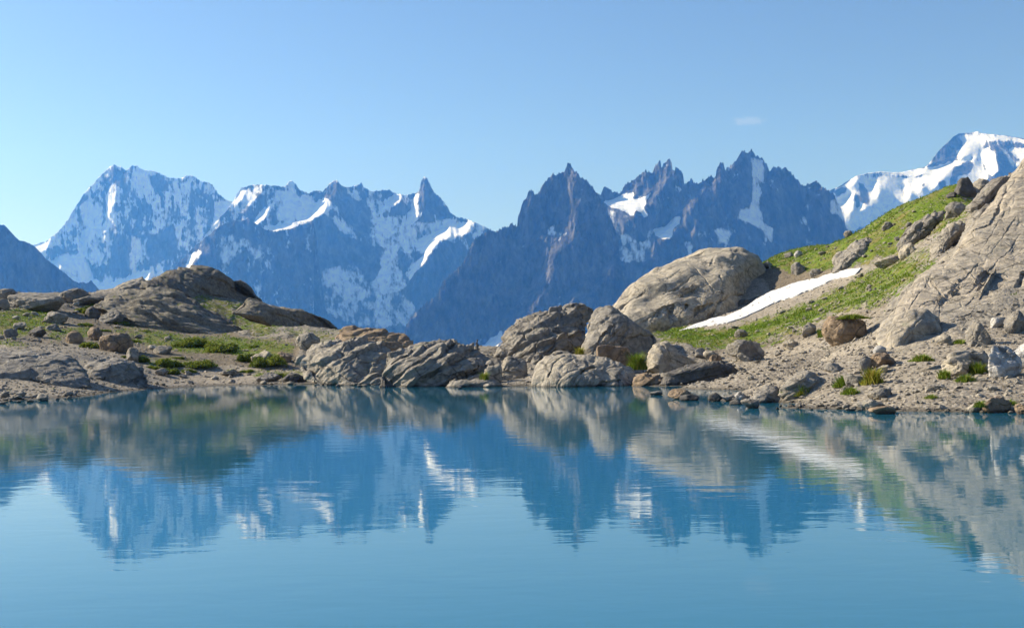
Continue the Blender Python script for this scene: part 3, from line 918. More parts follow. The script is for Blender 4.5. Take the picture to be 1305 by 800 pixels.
# ------------------------------------------------------------------ rock outcrops with the outline the photo shows
def rock_relief(P, s, ang, amp, seed, block=.5, crack=.5, stretch=2.2, strata=.8):
    ca, sa = math.cos(ang), math.sin(ang)
    Q = np.stack([P[:, 0] * ca + P[:, 2] * sa, P[:, 1], -P[:, 0] * sa + P[:, 2] * ca], -1)
    Q = Q / np.array([s * stretch, s * 1.3, s]) + seed * 7.77
    Q = Q + .13 * np.stack([perlin(Q * 1.3 + 3), perlin(Q * 1.3 + 31), perlin(Q * 1.3 + 61)], -1)
    f1, f2, cell = worley(Q)
    e = f2 - f1
    g1, g2, cell2 = worley(Q * 2.7 + 4.5)
    e2 = g2 - g1
    d = .55 * fbm(Q * .7, 4, .5) + .30 * ridged(Q * 1.6, 4, .55)
    block, crack = block * .5, crack * .7
    d += block * (cell - .5) * sstep(0, .14, e) + block * .4 * (cell2 - .5) * sstep(0, .15, e2)
    t = Q[:, 2] * 1.5 + .35 * fbm(Q * .6 + 9, 3) + .25 * cell
    saw = t - np.floor(t)
    saw = 1 - saw
    led = saw * sstep(1.0, .86, saw) * sstep(-.5, .3, fbm(Q * .45 + 21, 3))
    d += strata * (led - .4)
    d -= crack * (1 - sstep(0, .10, e)) * .6 + crack * .25 * (1 - sstep(0, .10, e2)) * (cell > .35)
    return amp * d


def CRW(uv, k):
    return fbm(v3(uv[..., 0] / 7, uv[..., 1] / 7, k * 3.3), 3, .6)


def outcrop(name, label, cat, outline, D, thick, tilt=(0, 0), cuts=(), mat='rock', s=2.0, ang=.5, amp=.35, block=.5, crack=.5, seed=1, centre=None, moss=.6, step=1.0, back=None, power=2.0, wob=.8, group=None, stretch=2.2, strata=.8, cracks=(), lump=None, sink=.30, flex=False):
    """solid rock: its outline, bulged towards and away from the viewer, tilted and cut by planes, then fractured"""
    O = np.array(outline, float)
    c = np.array(centre if centre else O.mean(0), float)
    hgt = O[:, 1].max() - c[1]
    O[:, 1] += np.where(O[:, 1] > c[1], sink * (O[:, 1] - c[1]), 0)          # the foot runs on into the ground
    seg = np.linalg.norm(np.roll(O, -1, 0) - O, axis=1)
    per = seg.sum()
    n = max(28, int(per / step))
    s_ = np.concatenate([[0], np.cumsum(seg)])
    Oc = np.vstack([O, O[:1]])
    tt = np.linspace(0, per, n, endpoint=False)
    B = np.stack([np.interp(tt, s_, Oc[:, 0]), np.interp(tt, s_, Oc[:, 1])], -1)
    for _ in range(2):
        B = .5 * B + .25 * (np.roll(B, 1, 0) + np.roll(B, -1, 0))
    rad = np.linalg.norm(B - c, axis=1)
    B = B + (B - c) / rad[:, None] * (wob * fbm(v3(B[:, 0] / 9, B[:, 1] / 9, seed), 3))[:, None]
    nr = max(8, int(rad.max() / step))
    rr = np.sin(np.linspace(0, 1, nr) * math.pi / 2)
    mpx = D / FPX
    wf = float(sweep(c[0], c[1] + .6 * hgt)) * (.975 if c[0] > 1040 and not flex else 1)
    cz = at(c[0], c[1], D * wf)
    s, amp = s * wf, amp * wf
    lump = (lump[0] * wf, lump[1] * wf) if lump else None

    def sheet(r, sign, T):
        uv = c + (B - c) * r[:, None, None]
        bul = T * np.maximum(0, 1 - r ** power) ** (1 / power)
        x = (uv[..., 0] - c[0]) * mpx
        z = -(uv[..., 1] - c[1]) * mpx
        y = D + tilt[0] * x + tilt[1] * z + sign * bul[:, None]
        if sign < 0:
            for (qx, qy, off, gx, gz) in cuts:
                pl = D + off + gx * (uv[..., 0] - qx) * mpx - gz * (uv[..., 1] - qy) * mpx
                k = .12 * thick
                y = .5 * (y + pl + np.sqrt((y - pl) ** 2 + k * k))      # whichever is deeper, edge slightly rounded
            for line, cw, cd in cracks:
                dm = np.full(x.shape, 1e9)
                wx = uv[..., 0] + 1.6 * CRW(uv, 1); wy = uv[..., 1] + 1.6 * CRW(uv, 5)
                for (ax, ay), (bx, by) in zip(line[:-1], line[1:]):
                    ex, ey = bx - ax, by - ay
                    t = np.clip(((wx - ax) * ex + (wy - ay) * ey) / (ex * ex + ey * ey), 0, 1)
                    dm = np.minimum(dm, np.hypot(wx - ax - t * ex, wy - ay - t * ey))
                y = y + .55 * cd * (.55 + .9 * np.clip(CRW(uv * .35, 9) + .35, 0, 1)) * np.exp(-(dm / (cw * .85)) ** 2)
            lim = D + tilt[0] * x + tilt[1] * z
            y = np.where(r[:, None] >= .999, lim, np.minimum(y, lim + .2 * thick))
        return atw(uv[..., 0], uv[..., 1], y) if flex else at(uv[..., 0], uv[..., 1], y * wf)
    Fr = sheet(rr, -1, thick)
    rb = np.linspace(1, 0, max(6, nr // 4))[1:]
    Bk = sheet(rb, 1, back if back else thick)
    V = np.concatenate([Fr, Bk])
    nrow = len(V)
    # normals from the grid, then push the surface along them
    Fc = grid_faces(nrow, n, True)[:, ::-1]
    Vf = V.reshape(-1, 3)
    fn = np.cross(Vf[Fc[:, 2]] - Vf[Fc[:, 0]], Vf[Fc[:, 3]] - Vf[Fc[:, 1]])
    Nn = np.zeros_like(Vf)
    for k in range(4):
        np.add.at(Nn, Fc[:, k], fn)
    Nn /= np.maximum(np.linalg.norm(Nn, axis=1, keepdims=True), 1e-9)
    if np.mean((Nn[:n * 3] * (Vf[:n * 3] - cz)).sum(1)) < 0 and Nn[:n * nr // 2, 1].mean() > 0:
        Nn = -Nn
        Fc = Fc[:, ::-1]
    fall = np.ones(nrow)
    d = rock_relief(Vf, s, ang, amp, seed, block, crack, stretch, strata)
    ls, la = lump if lump else (thick * 1.1, thick * .13)
    d = d + la * fbm(Vf / ls + seed * 3.3, 3, .55)
    d = (d.reshape(nrow, n) * fall[:, None])
    d[0] = d[0].mean()
    d[-1] = d[-1].mean()
    Vf = Vf + Nn * d.reshape(-1, 1)
    base = np.array([Vf[:, 0].mean(), Vf[:, 1].mean(), Vf[:, 2].min()])
    me = mesh_np(name, Vf - base, Fc, {'moss': np.full(len(Vf), moss)})
    return tag(obj(name, me, MATS[mat], base), label, cat, group)


R = math.radians
zw = lambda *p: zoom(4.446, 740, 300, p)
zb = lambda *p: zoom(3.81, 1100, 190, p)
zc = lambda *p: zoom(2.926, 859, 319, p)
# the whaleback behind the snow patch
outcrop('rock_dome', 'huge smooth tan whaleback rock behind the snow patch', 'rock dome',
        [(740, 424), (756, 406), (772, 391), (800, 366), (830, 347), (855, 334), (885, 321), (905, 316), (925, 313.5), (942, 315), (956, 320), (970, 329), (980, 340), (988, 352), (993, 366), (994, 380), (985, 392), (960, 398), (930, 405), (905, 414), (880, 420), (850, 420), (820, 420), (785, 425)],
        156, 8, tilt=(.15, 1.0), cuts=[(930, 350, -5.6, 2.0, .4)], cracks=[(zw(*l), w_, d_) for l, w_, d_ in [
            ([(380, 480), (460, 410), (520, 390)], 1.2, .8), ([(580, 330), (660, 290)], 1.1, .7), ([(440, 230), (500, 250), (580, 210)], 1.1, .6), ([(740, 150), (760, 120)], 1.6, .7),
            ([(850, 70), (870, 120), (860, 160)], 1.3, .8), ([(190, 430), (330, 350), (370, 330)], 1.6, 1.2), ([(500, 510), (500, 470), (520, 400)], 2.0, 1.6), ([(620, 490), (660, 420), (740, 390)], 2.0, 1.6),
            ([(740, 460), (780, 380), (850, 345), (960, 340), (1060, 320)], 2.6, 1.8), ([(790, 240), (800, 310), (780, 370)], 1.6, .8), ([(560, 500), (575, 450), (600, 400)], 1.6, 1.2), ([(400, 500), (420, 450)], 1.5, 1.0),
            ([(300, 300), (420, 240), (520, 180)], .9, .35), ([(600, 150), (700, 240), (760, 320)], .9, .35), ([(460, 330), (540, 300), (640, 230)], .9, .4)]], mat='tan', s=3.4, ang=R(24), amp=.30, block=.3, crack=.25, seed=2, wob=.4, centre=(902, 366), moss=.3, back=14, lump=(5.5, 1.0), stretch=3.0, strata=.45)
outcrop('rock_outcrop', 'dark broken ledge at the foot of the whaleback, above the snow', 'rock',
        [(905, 418), (912, 405), (925, 392), (945, 384), (965, 378), (975, 380), (968, 392), (950, 402), (930, 412), (915, 422)],
        157, 2.2, mat='dark', s=1.2, amp=.35, seed=6, moss=.2, sink=0)
# the big slab on the right
outcrop('rock_slab', 'enormous smooth pale slab rising at the right edge', 'rock slab',
        [(1305, 204), (1284, 232), (1268, 256), (1242, 284), (1226, 313), (1215, 332), (1179, 347), (1147, 374), (1126, 397), (1118, 411), (1126, 427), (1126, 446), (1139, 452), (1149, 464), (1166, 460), (1194, 442), (1200, 434), (1215, 426), (1234, 421), (1278, 410), (1320, 402), (1440, 390), (1440, 120), (1360, 160)],
        70.5, 2.4, tilt=(-.52, 1.4), mat='pale', s=2.6, ang=R(48), amp=.28, block=.45, crack=.4, seed=8, wob=.4, centre=(1270, 345), moss=.15, back=10, lump=(6, .35), flex=True, step=1.0, power=2.6, stretch=4.5, strata=.3,
        cracks=[(zb(*l), w_, d_) for l, w_, d_ in [
            ([(700, 190), (690, 230), (660, 290), (620, 370), (560, 400), (500, 430), (480, 470)], 2.2, .9), ([(480, 480), (440, 540), (400, 570)], 1.3, .4), ([(780, 610), (740, 690), (690, 790)], 3, 1.2),
            ([(760, 420), (690, 520), (640, 560), (560, 640)], 1.0, .35), ([(560, 560), (520, 600), (470, 640), (460, 680)], 1.0, .4), ([(580, 650), (540, 720), (500, 760)], 1.0, .4),
            ([(640, 250), (700, 220), (740, 160)], 1.2, .5), ([(290, 670), (250, 690), (180, 730), (140, 790)], 1.1, .3), ([(330, 640), (380, 700), (350, 780)], 1.0, .4), ([(440, 700), (520, 690), (600, 600)], .9, .3), ([(240, 790), (310, 740), (370, 730)], 1.1, .45),
            ([(690, 300), (620, 420), (560, 520)], .8, .25), ([(740, 330), (660, 460), (600, 520)], .8, .25), ([(640, 700), (600, 760), (560, 830)], .9, .35)]]
        + [(zc(*l), w_, d_) for l, w_, d_ in [([(995, 330), (990, 200), (1060, 120)], 1.0, .35), ([(760, 270), (820, 200), (900, 140)], 1.3, .5), ([(930, 300), (1010, 280), (1090, 260)], 1.6, .6), ([(850, 260), (900, 180), (960, 100)], .9, .3), ([(1060, 250), (1160, 230), (1230, 200)], 1.2, .5)]])
outcrop('rock_outcrop', 'pale bulging foot of the big slab with a white left edge', 'rock',
        [(1128, 438), (1130, 420), (1142, 404), (1160, 396), (1180, 394), (1196, 404), (1202, 420), (1196, 438), (1176, 452), (1160, 462), (1150, 466), (1140, 456), (1130, 450)], 69.6, 1.6, tilt=(-.2, .8), cuts=[(1178, 436, -.9, .4, -.05)], mat='pale', s=1.6, ang=R(50), amp=.16, block=.4, crack=.4, seed=86, moss=.4, centre=(1164, 428), strata=.4, cracks=[([(1144, 462), (1150, 440), (1160, 420), (1175, 405)], 1.2, .4)])
outcrop('rock_outcrop', 'dark wet rock band between the whaleback and the upper snow', 'rock',
        [(972, 378), (980, 366), (996, 358), (1012, 355), (1034, 351), (1052, 348), (1050, 353), (1030, 359), (1008, 365), (990, 374), (978, 382)], 163, 2.0, tilt=(.1, .7), mat='dark', s=1.0, amp=.35, seed=88, moss=.1, sink=0)
outcrop('rock_outcrop', 'rough broken rock strip along the lower left edge of the big slab', 'rock',
        [(1138, 386), (1150, 366), (1178, 348), (1203, 331), (1212, 336), (1192, 354), (1164, 378)], 82, 1.3, tilt=(-.3, 1.3), mat='rock', s=1.3, ang=R(40), amp=.3, block=.7, seed=12, moss=.6, back=4, stretch=3)
outcrop('rock_outcrop', 'rough broken rock strip along the upper left edge of the big slab', 'rock',
        [(1206, 330), (1222, 306), (1240, 282), (1257, 260), (1270, 264), (1252, 292), (1232, 318), (1216, 336)], 84, 1.3, tilt=(-.3, 1.3), mat='rock', s=1.3, ang=R(52), amp=.3, block=.7, seed=13, moss=.6, back=4, stretch=3)
# left knoll
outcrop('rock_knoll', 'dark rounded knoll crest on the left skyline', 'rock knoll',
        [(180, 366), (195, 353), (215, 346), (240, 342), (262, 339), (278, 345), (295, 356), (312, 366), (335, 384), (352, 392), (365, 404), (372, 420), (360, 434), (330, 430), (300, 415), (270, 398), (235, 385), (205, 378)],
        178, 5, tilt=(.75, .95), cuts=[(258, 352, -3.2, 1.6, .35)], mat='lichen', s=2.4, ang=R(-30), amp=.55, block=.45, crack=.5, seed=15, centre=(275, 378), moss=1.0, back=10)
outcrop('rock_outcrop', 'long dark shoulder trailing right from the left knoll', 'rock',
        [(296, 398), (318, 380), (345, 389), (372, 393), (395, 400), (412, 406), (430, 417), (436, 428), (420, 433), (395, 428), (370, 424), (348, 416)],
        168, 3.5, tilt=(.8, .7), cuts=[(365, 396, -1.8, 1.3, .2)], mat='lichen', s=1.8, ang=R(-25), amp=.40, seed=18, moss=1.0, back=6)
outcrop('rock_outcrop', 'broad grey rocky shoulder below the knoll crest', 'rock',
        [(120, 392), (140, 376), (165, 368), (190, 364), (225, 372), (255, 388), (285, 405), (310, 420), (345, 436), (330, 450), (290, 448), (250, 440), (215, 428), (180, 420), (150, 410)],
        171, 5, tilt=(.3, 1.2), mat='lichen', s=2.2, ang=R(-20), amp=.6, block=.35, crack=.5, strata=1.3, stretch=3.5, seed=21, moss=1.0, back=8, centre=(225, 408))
outcrop('rock_outcrop', 'low tan ledge on the skyline left of the knoll', 'rock',
        [(134, 378), (148, 364), (165, 357), (182, 353), (190, 360), (186, 372), (165, 378), (148, 382)], 172, 2.5, tilt=(.1, .8), mat='rock', s=1.3, amp=.3, seed=24, moss=.9)
# smooth slabs on the left shore
outcrop('rock_slab', 'smooth pale slab sloping to the beach at the left edge', 'rock slab',
        [(-70, 448), (-20, 445), (40, 446), (75, 452), (100, 462), (112, 475), (116, 487), (100, 490), (75, 489), (40, 482), (0, 482), (-70, 486)], 107, 2.0, tilt=(.3, 2.3), mat='grey', s=1.8, ang=R(15), amp=.16, block=.3, crack=.5, seed=27, moss=0, centre=(40, 470), back=3)
outcrop('rock_slab', 'grey humped slab with a dark right end beside the left beach', 'rock slab',
        [(100, 478), (108, 464), (125, 458), (150, 458), (172, 460), (181, 470), (187, 482), (188, 488), (165, 488), (135, 486), (110, 486)], 116, 2.4, tilt=(.3, 1.2), cuts=[(150, 470, -1.2, 1.1, .5)], mat='grey', s=1.2, ang=R(20), amp=.22, seed=29, moss=0)
# low outcrops in the middle of the far shore
outcrop('rock_outcrop', 'chunky tan outcrop with a pale face, left of the two at the waterline', 'rock',
        [(380, 462), (386, 448), (398, 438), (412, 434), (440, 434), (465, 432), (490, 436), (500, 446), (498, 468), (494, 490), (470, 494), (440, 493), (415, 488), (398, 478), (388, 472)],
        122, 3.2, tilt=(-.05, 1.5), cuts=[(410, 465, -2.2, -1.1, .25), (470, 450, -3.0, .2, .7)], mat='tan', s=1.9, ang=R(28), amp=.75, block=1.0, crack=.7, seed=33, moss=.5, centre=(442, 465), back=5)
outcrop('rock_outcrop', 'low ridge of brown rock on the skyline above the tan outcrop', 'rock',
        [(425, 436), (436, 418), (455, 416), (480, 420), (500, 424), (518, 426), (528, 434), (522, 446), (490, 448), (455, 446)], 134, 2.2, tilt=(0, 1.4), mat='brown', s=1.1, ang=R(15), amp=.35, block=.6, seed=36, moss=1.0, centre=(478, 435))
outcrop('rock_outcrop', 'large diagonal ribbed outcrop at the centre of the far shore', 'rock',
        [(487, 492), (489, 470), (494, 452), (506, 442), (525, 438), (548, 436), (568, 432), (585, 436), (602, 443), (618, 450), (630, 462), (632, 476), (622, 488), (605, 494), (570, 495), (530, 496), (505, 496)],
        110, 3.4, tilt=(0, 1.55), cuts=[(505, 470, -2.4, -.9, .2), (565, 470, -3.1, .15, .45)], mat='rock', s=1.6, ang=R(33), amp=.55, block=.5, crack=.5, seed=39, moss=.7, centre=(556, 466), back=5, stretch=4.5, strata=1.5,
        cracks=[([(495, 490), (520, 470), (552, 450), (580, 440)], 1.8, .9), ([(525, 495), (545, 478), (585, 460), (612, 450)], 1.8, 1.0), ([(560, 495), (590, 478), (622, 466)], 1.6, .8), ([(500, 462), (530, 446), (550, 438)], 1.4, .7)])
outcrop('rock_outcrop', 'low shore rocks at the right foot of the ribbed outcrop', 'rock',
        [(565, 494), (575, 486), (592, 484), (610, 482), (628, 486), (640, 490), (636, 495), (605, 498), (580, 497)], 104, 1.2, tilt=(0, .5), mat='tan', s=.9, ang=R(10), amp=.22, seed=41, moss=.2)
outcrop('rock_outcrop', 'broken rocky hump with a dark hollow, left of the grey dome', 'rock',
        [(620, 466), (628, 450), (640, 435), (652, 418), (665, 407), (685, 399), (705, 394), (722, 396), (740, 404), (746, 418), (746, 436), (735, 452), (710, 462), (680, 468), (650, 468)],
        127, 4.5, tilt=(-.1, 1.5), cuts=[(722, 425, -3.6, 1.1, .1), (660, 430, -3.4, -1.0, .5)], mat='rock', s=1.5, ang=R(20), amp=.80, block=1.1, crack=.8, seed=44, moss=.4, centre=(688, 434), back=6)
outcrop('boulder', 'dark capped boulder on top of the broken hump', 'boulder',
        [(712, 402), (714, 392), (722, 387), (738, 386), (750, 391), (757, 398), (756, 405), (740, 409), (722, 408)], 131, 1.5, tilt=(0, .5), cuts=[(735, 396, -.9, .9, .3)], mat='grey', s=.8, amp=.22, seed=46, moss=0)
outcrop('rock_dome', 'rounded grey dome rock with a shaded right side, above the low whaleback', 'rock dome',
        [(740, 460), (742, 440), (748, 418), (756, 402), (766, 395), (777, 392), (790, 397), (803, 408), (815, 417), (828, 423), (835, 432), (834, 446), (824, 455), (800, 460), (770, 464)],
        120, 4.2, tilt=(.1, .55), cuts=[(795, 415, -2.6, 1.3, .35), (760, 425, -3.3, -.6, .3)], mat='grey', s=2.0, ang=R(35), amp=.36, block=.5, crack=.5, seed=49, moss=0, centre=(785, 432), back=5, strata=.4,
        cracks=[([(796, 398), (800, 420), (790, 436), (770, 446)], 1.3, .7), ([(800, 432), (815, 428), (832, 430)], 1.8, .9), ([(756, 450), (766, 430), (780, 415)], 1.0, .4)])
outcrop('boulder', 'square block with a dark front face beneath the grey dome', 'boulder',
        [(761, 442), (764, 440), (790, 441), (802, 444), (803, 462), (790, 464), (768, 461), (762, 456)], 113, 1.5, tilt=(.5, .15), cuts=[(782, 450, -.85, .55, .12)], mat='brown', s=1.2, amp=.12, block=.2, seed=52, moss=0, wob=.3, power=5)
outcrop('rock_dome', 'low tan whaleback at the waterline with rounded lobes', 'rock dome',
        [(676, 494), (679, 478), (684, 462), (692, 452), (706, 446), (725, 447), (745, 452), (770, 458), (792, 464), (806, 474), (811, 488), (808, 496), (770, 498), (730, 498), (700, 497)],
        102, 3.2, tilt=(0, 1.15), cuts=[(690, 470, -2.0, -1.1, .25)], mat='tan', s=2.0, ang=R(60), amp=.32, block=.4, crack=.5, seed=55, moss=.1, centre=(742, 474), back=5, strata=.4,
        cracks=[([(737, 497), (732, 486), (742, 474), (756, 468)], 2.2, 1.4), ([(700, 480), (706, 464), (720, 456)], 1.6, .8), ([(760, 496), (770, 488), (790, 486)], 2.0, 1.0), ([(790, 497), (786, 480), (796, 470)], 1.6, .9)])
outcrop('boulder', 'sloping tan rock right of the bright green bush', 'boulder',
        [(822, 470), (826, 452), (834, 440), (848, 436), (858, 440), (866, 450), (884, 460), (886, 468), (868, 476), (845, 478)], 112, 2.4, tilt=(.1, .7), cuts=[(862, 460, -1.2, .8, .3)], mat='tan', s=1.1, ang=R(-35), amp=.25, seed=58, moss=0)
outcrop('rock_outcrop', 'low dark grassy topped ledge beside the inlet', 'rock',
        [(838, 488), (846, 478), (862, 472), (880, 464), (905, 460), (928, 464), (944, 474), (960, 484), (964, 491), (930, 493), (885, 493), (850, 491)], 99, 2.6, tilt=(.25, .3), cuts=[(905, 478, -1.5, .3, -.02)], mat='dark', s=1.0, ang=R(10), amp=.26, seed=61, moss=1.0, centre=(905, 478))
outcrop('rock_outcrop', 'small brown shore ledge between the tan whaleback and the inlet', 'rock',
        [(804, 495), (806, 480), (818, 474), (836, 478), (852, 484), (856, 491), (840, 495), (820, 497)], 99, 1.6, tilt=(0, .4), mat='brown', s=.8, amp=.22, seed=64, moss=.6)
# outcrops on the right slope
outcrop('rock_outcrop', 'grey cracked outcrop beside the upper tip of the snow', 'rock',
        [(1058, 344), (1062, 328), (1076, 320), (1092, 306), (1106, 302), (1118, 306), (1122, 320), (1112, 334), (1096, 342), (1075, 347)], 138, 3, tilt=(-.2, 1.0), mat='grey', s=1.2, ang=R(50), amp=.42, block=.8, crack=.9, seed=67, moss=.3)
outcrop('rock_outcrop', 'row of tilted strata blocks in the upper slope turf', 'rock',
        [(1143, 312), (1152, 296), (1166, 284), (1182, 274), (1196, 268), (1206, 270), (1198, 284), (1186, 298), (1166, 306), (1152, 316)], 120, 2, tilt=(-.3, 1.0), mat='rock', s=.9, ang=R(45), amp=.40, block=.9, crack=.9, seed=70, moss=.5)
outcrop('rock_outcrop', 'tan rock band between turf and big slab, above the scree', 'rock',
        [(1178, 340), (1184, 318), (1194, 300), (1206, 288), (1222, 280), (1230, 286), (1220, 306), (1206, 326), (1192, 342)], 100, 1.8, tilt=(-.3, 1.0), mat='tan', s=.9, ang=R(50), amp=.32, block=.8, seed=73, moss=.5)
outcrop('rock_outcrop', 'layered ledge under the skyline near the upper right', 'rock',
        [(1232, 262), (1244, 248), (1258, 236), (1276, 226), (1292, 222), (1284, 236), (1270, 250), (1254, 264), (1240, 270)], 102, 1.6, tilt=(-.3, 1.0), mat='rock', s=.9, ang=R(40), amp=.3, block=.9, seed=76, moss=.6)
outcrop('rock_outcrop', 'low gravelly outcrop with turf at its foot, behind the shore spit', 'rock',
        [(990, 500), (996, 488), (1010, 478), (1026, 472), (1040, 474), (1052, 484), (1050, 494), (1030, 500), (1008, 504)], 63, 1.1, tilt=(.1, .9), mat='rock', s=.7, ang=R(25), amp=.22, block=.8, seed=79, moss=1.0)
outcrop('rock_outcrop', 'flat rock shelf leading into the inlet from the spit', 'rock',
        [(955, 510), (962, 498), (976, 491), (990, 493), (998, 502), (990, 510), (972, 514)], 63, .8, tilt=(.2, 1.2), mat='grey', s=.6, ang=R(15), amp=.16, block=.8, seed=81, moss=0)
outcrop('rock_slab', 'layered curved slab behind the mossy boulder on the right beach', 'rock slab',
        [(1202, 460), (1210, 450), (1222, 446), (1240, 444), (1256, 448), (1262, 458), (1256, 472), (1240, 478), (1220, 470)], 58.5, 1.1, tilt=(.2, .8), cuts=[(1244, 456, -.5, .9, .3)], mat='tan', s=.7, ang=R(20), amp=.12, seed=84, moss=0)

# snow patch: a thin lens of old snow lying on the slope
SNOW = [(866, 420), (885, 413), (905, 406), (925, 402), (945, 393), (965, 380), (985, 370), (1010, 361), (1040, 354), (1070, 345), (1097, 340), (1092, 347), (1065, 355), (1040, 366), (1010, 377), (985, 388), (960, 398), (935, 408), (905, 415)]
O = np.array(SNOW, float)
nu, nv = 180, 20
uu = np.linspace(0, 1, nu)
tops = np.array(SNOW[:11]); bots = np.array([SNOW[0]] + SNOW[:10:-1] + [SNOW[10]])


def along(P, t):
    s = np.concatenate([[0], np.cumsum(np.linalg.norm(np.diff(P, axis=0), axis=1))])
    return np.stack([np.interp(t * s[-1], s, P[:, 0]), np.interp(t * s[-1], s, P[:, 1])], -1)


tp, bp = along(tops, uu), along(bots, uu)
jit = 2.2 * fbm(v3(uu * 11, 3.3), 5, .6)
jit2 = 3.0 * fbm(v3(uu * 9, 8.3), 5, .6)
snow_px = []
for i in range(nu):
    for j in range(nv):
        w = j / (nv - 1)
        q = tp[i] * (1 - w) + bp[i] * w
        q = q + np.array([0, jit[i] * (1 - w) + jit2[i] * w])
        snow_px.append(q)
snow_px = np.array(snow_px).reshape(nu, nv, 2)
sd = np.array([[ground_hit(q[0], q[1] + .5) for q in r_] for r_ in snow_px])
sd = np.minimum(sd, 262)
raw = sd.copy()
for _ in range(6):
    sp_ = np.pad(sd, 4, mode='edge')
    sd = sum(sp_[4 + a:4 + a + nu, 4 + b:4 + b + nv] for a in range(-4, 5) for b in range(-2, 3)) / 45
for _ in range(4):                                     # never behind the ground that carries it
    sd = np.minimum(sd, raw)
    sp_ = np.pad(sd, 2, mode='edge')
    sd = sum(sp_[2 + a:2 + a + nu, 2 + b:2 + b + nv] for a in range(-2, 3) for b in (-1, 0, 1)) / 15
sd = np.minimum(sd, raw)
Vt = at(snow_px[..., 0], snow_px[..., 1], sd - .4).reshape(-1, 3)
Vt[:, 2] += .06 * fbm(Vt / 2, 4)
Vb = Vt + np.array([0, .6, -1.0])
F1 = grid_faces(nu, nv)
F2 = F1[:, ::-1] + nu * nv
rim = [i * nv for i in range(nu)] + [(nu - 1) * nv + j for j in range(1, nv)] + [i * nv + nv - 1 for i in range(nu - 2, -1, -1)] + [j for j in range(nv - 2, 0, -1)]
F3 = np.array([[a, b, b + nu * nv, a + nu * nv] for a, b in zip(rim, rim[1:] + rim[:1])])
V = np.concatenate([Vt, Vb])
base = np.array([V[:, 0].mean(), V[:, 1].mean(), V[:, 2].min()])
tag(obj('snow_patch', mesh_np('snow_patch', V - base, np.concatenate([F1, F2, F3])), M_SNOW, base), 'long white tongue of old snow lying on the right slope', 'snow patch')

# ------------------------------------------------------------------ boulders
_ico = {}


def ico(sub):
    if sub not in _ico:
        bm = bmesh.new()
        bmesh.ops.create_icosphere(bm, subdivisions=sub, radius=1.0)
        bm.verts.ensure_lookup_table()
        V = np.array([v.co for v in bm.verts])
        F = np.array([[v.index for v in f.verts] for f in bm.faces])
        bm.free()
        _ico[sub] = (V, F)
    return _ico[sub]


def boulder_shape(seed, sub, flat=.0, sharp=34):
    r = np.random.default_rng(seed)
    V, F = ico(sub)
    k = r.integers(8, 13)
    nrm = r.normal(size=(k, 3)); nrm /= np.linalg.norm(nrm, axis=1, keepdims=True)
    h = r.uniform(.45, 1.0, k)
    dots = np.maximum(V @ nrm.T, 1e-3) / h
    rad = 1 / (np.sum(np.minimum(dots, 3) ** sharp, axis=1) + .35) ** (1 / sharp)
    P = V * rad[:, None]
    f1, f2, cell = worley(P * 2.4 + seed * 1.7)
    g1, g2, cell2 = worley(P * 5.5 + seed * 2.9)
    chip = .16 * (cell - .5) * sstep(0, .12, f2 - f1) - .05 * (1 - sstep(0, .07, f2 - f1)) + .05 * (cell2 - .5) * sstep(0, .12, g2 - g1)
    P = P + V * (.05 * fbm(V * 2.2 + seed * 3.1, 5, .6) + chip * r.uniform(.5, 1.2))[:, None]
    lo, hi = P.min(0), P.max(0)
    P = (P - (lo + hi) / 2) / (hi - lo)
    return P, F


def boulder(label, x0, y0, x1, y1, mat='rock', seed=1, sub=4, name='boulder', cat='boulder', group=None, depth=.85, moss=.2, D=None, sink=.22):
    px = (x0 + x1) / 2
    if D is None:
        D = ground_hit(px, y1 - .5)
    w = (x1 - x0) * D / FPX
    h = (y1 - y0) * D / FPX
    P, F = boulder_shape(seed, sub)
    H = h * (1 + sink)
    P = P * np.array([w, w * depth, H])
    P[:, 2] += H * .5 - h * sink
    foot = at(px, y1, D)
    foot[1] += w * depth * .3
    foot[0] *= foot[1] / D
    amp = .05 * min(w, h)
    P = P + (P / np.array([w, w, H])) * (amp * fbm((P + seed) / (.35 * min(w, h) + .05), 3))[:, None]
    me = mesh_np(name, P, F, {'moss': np.full(len(P), moss)})
    return tag(obj(name, me, MATS[mat], foot), label, cat, group)


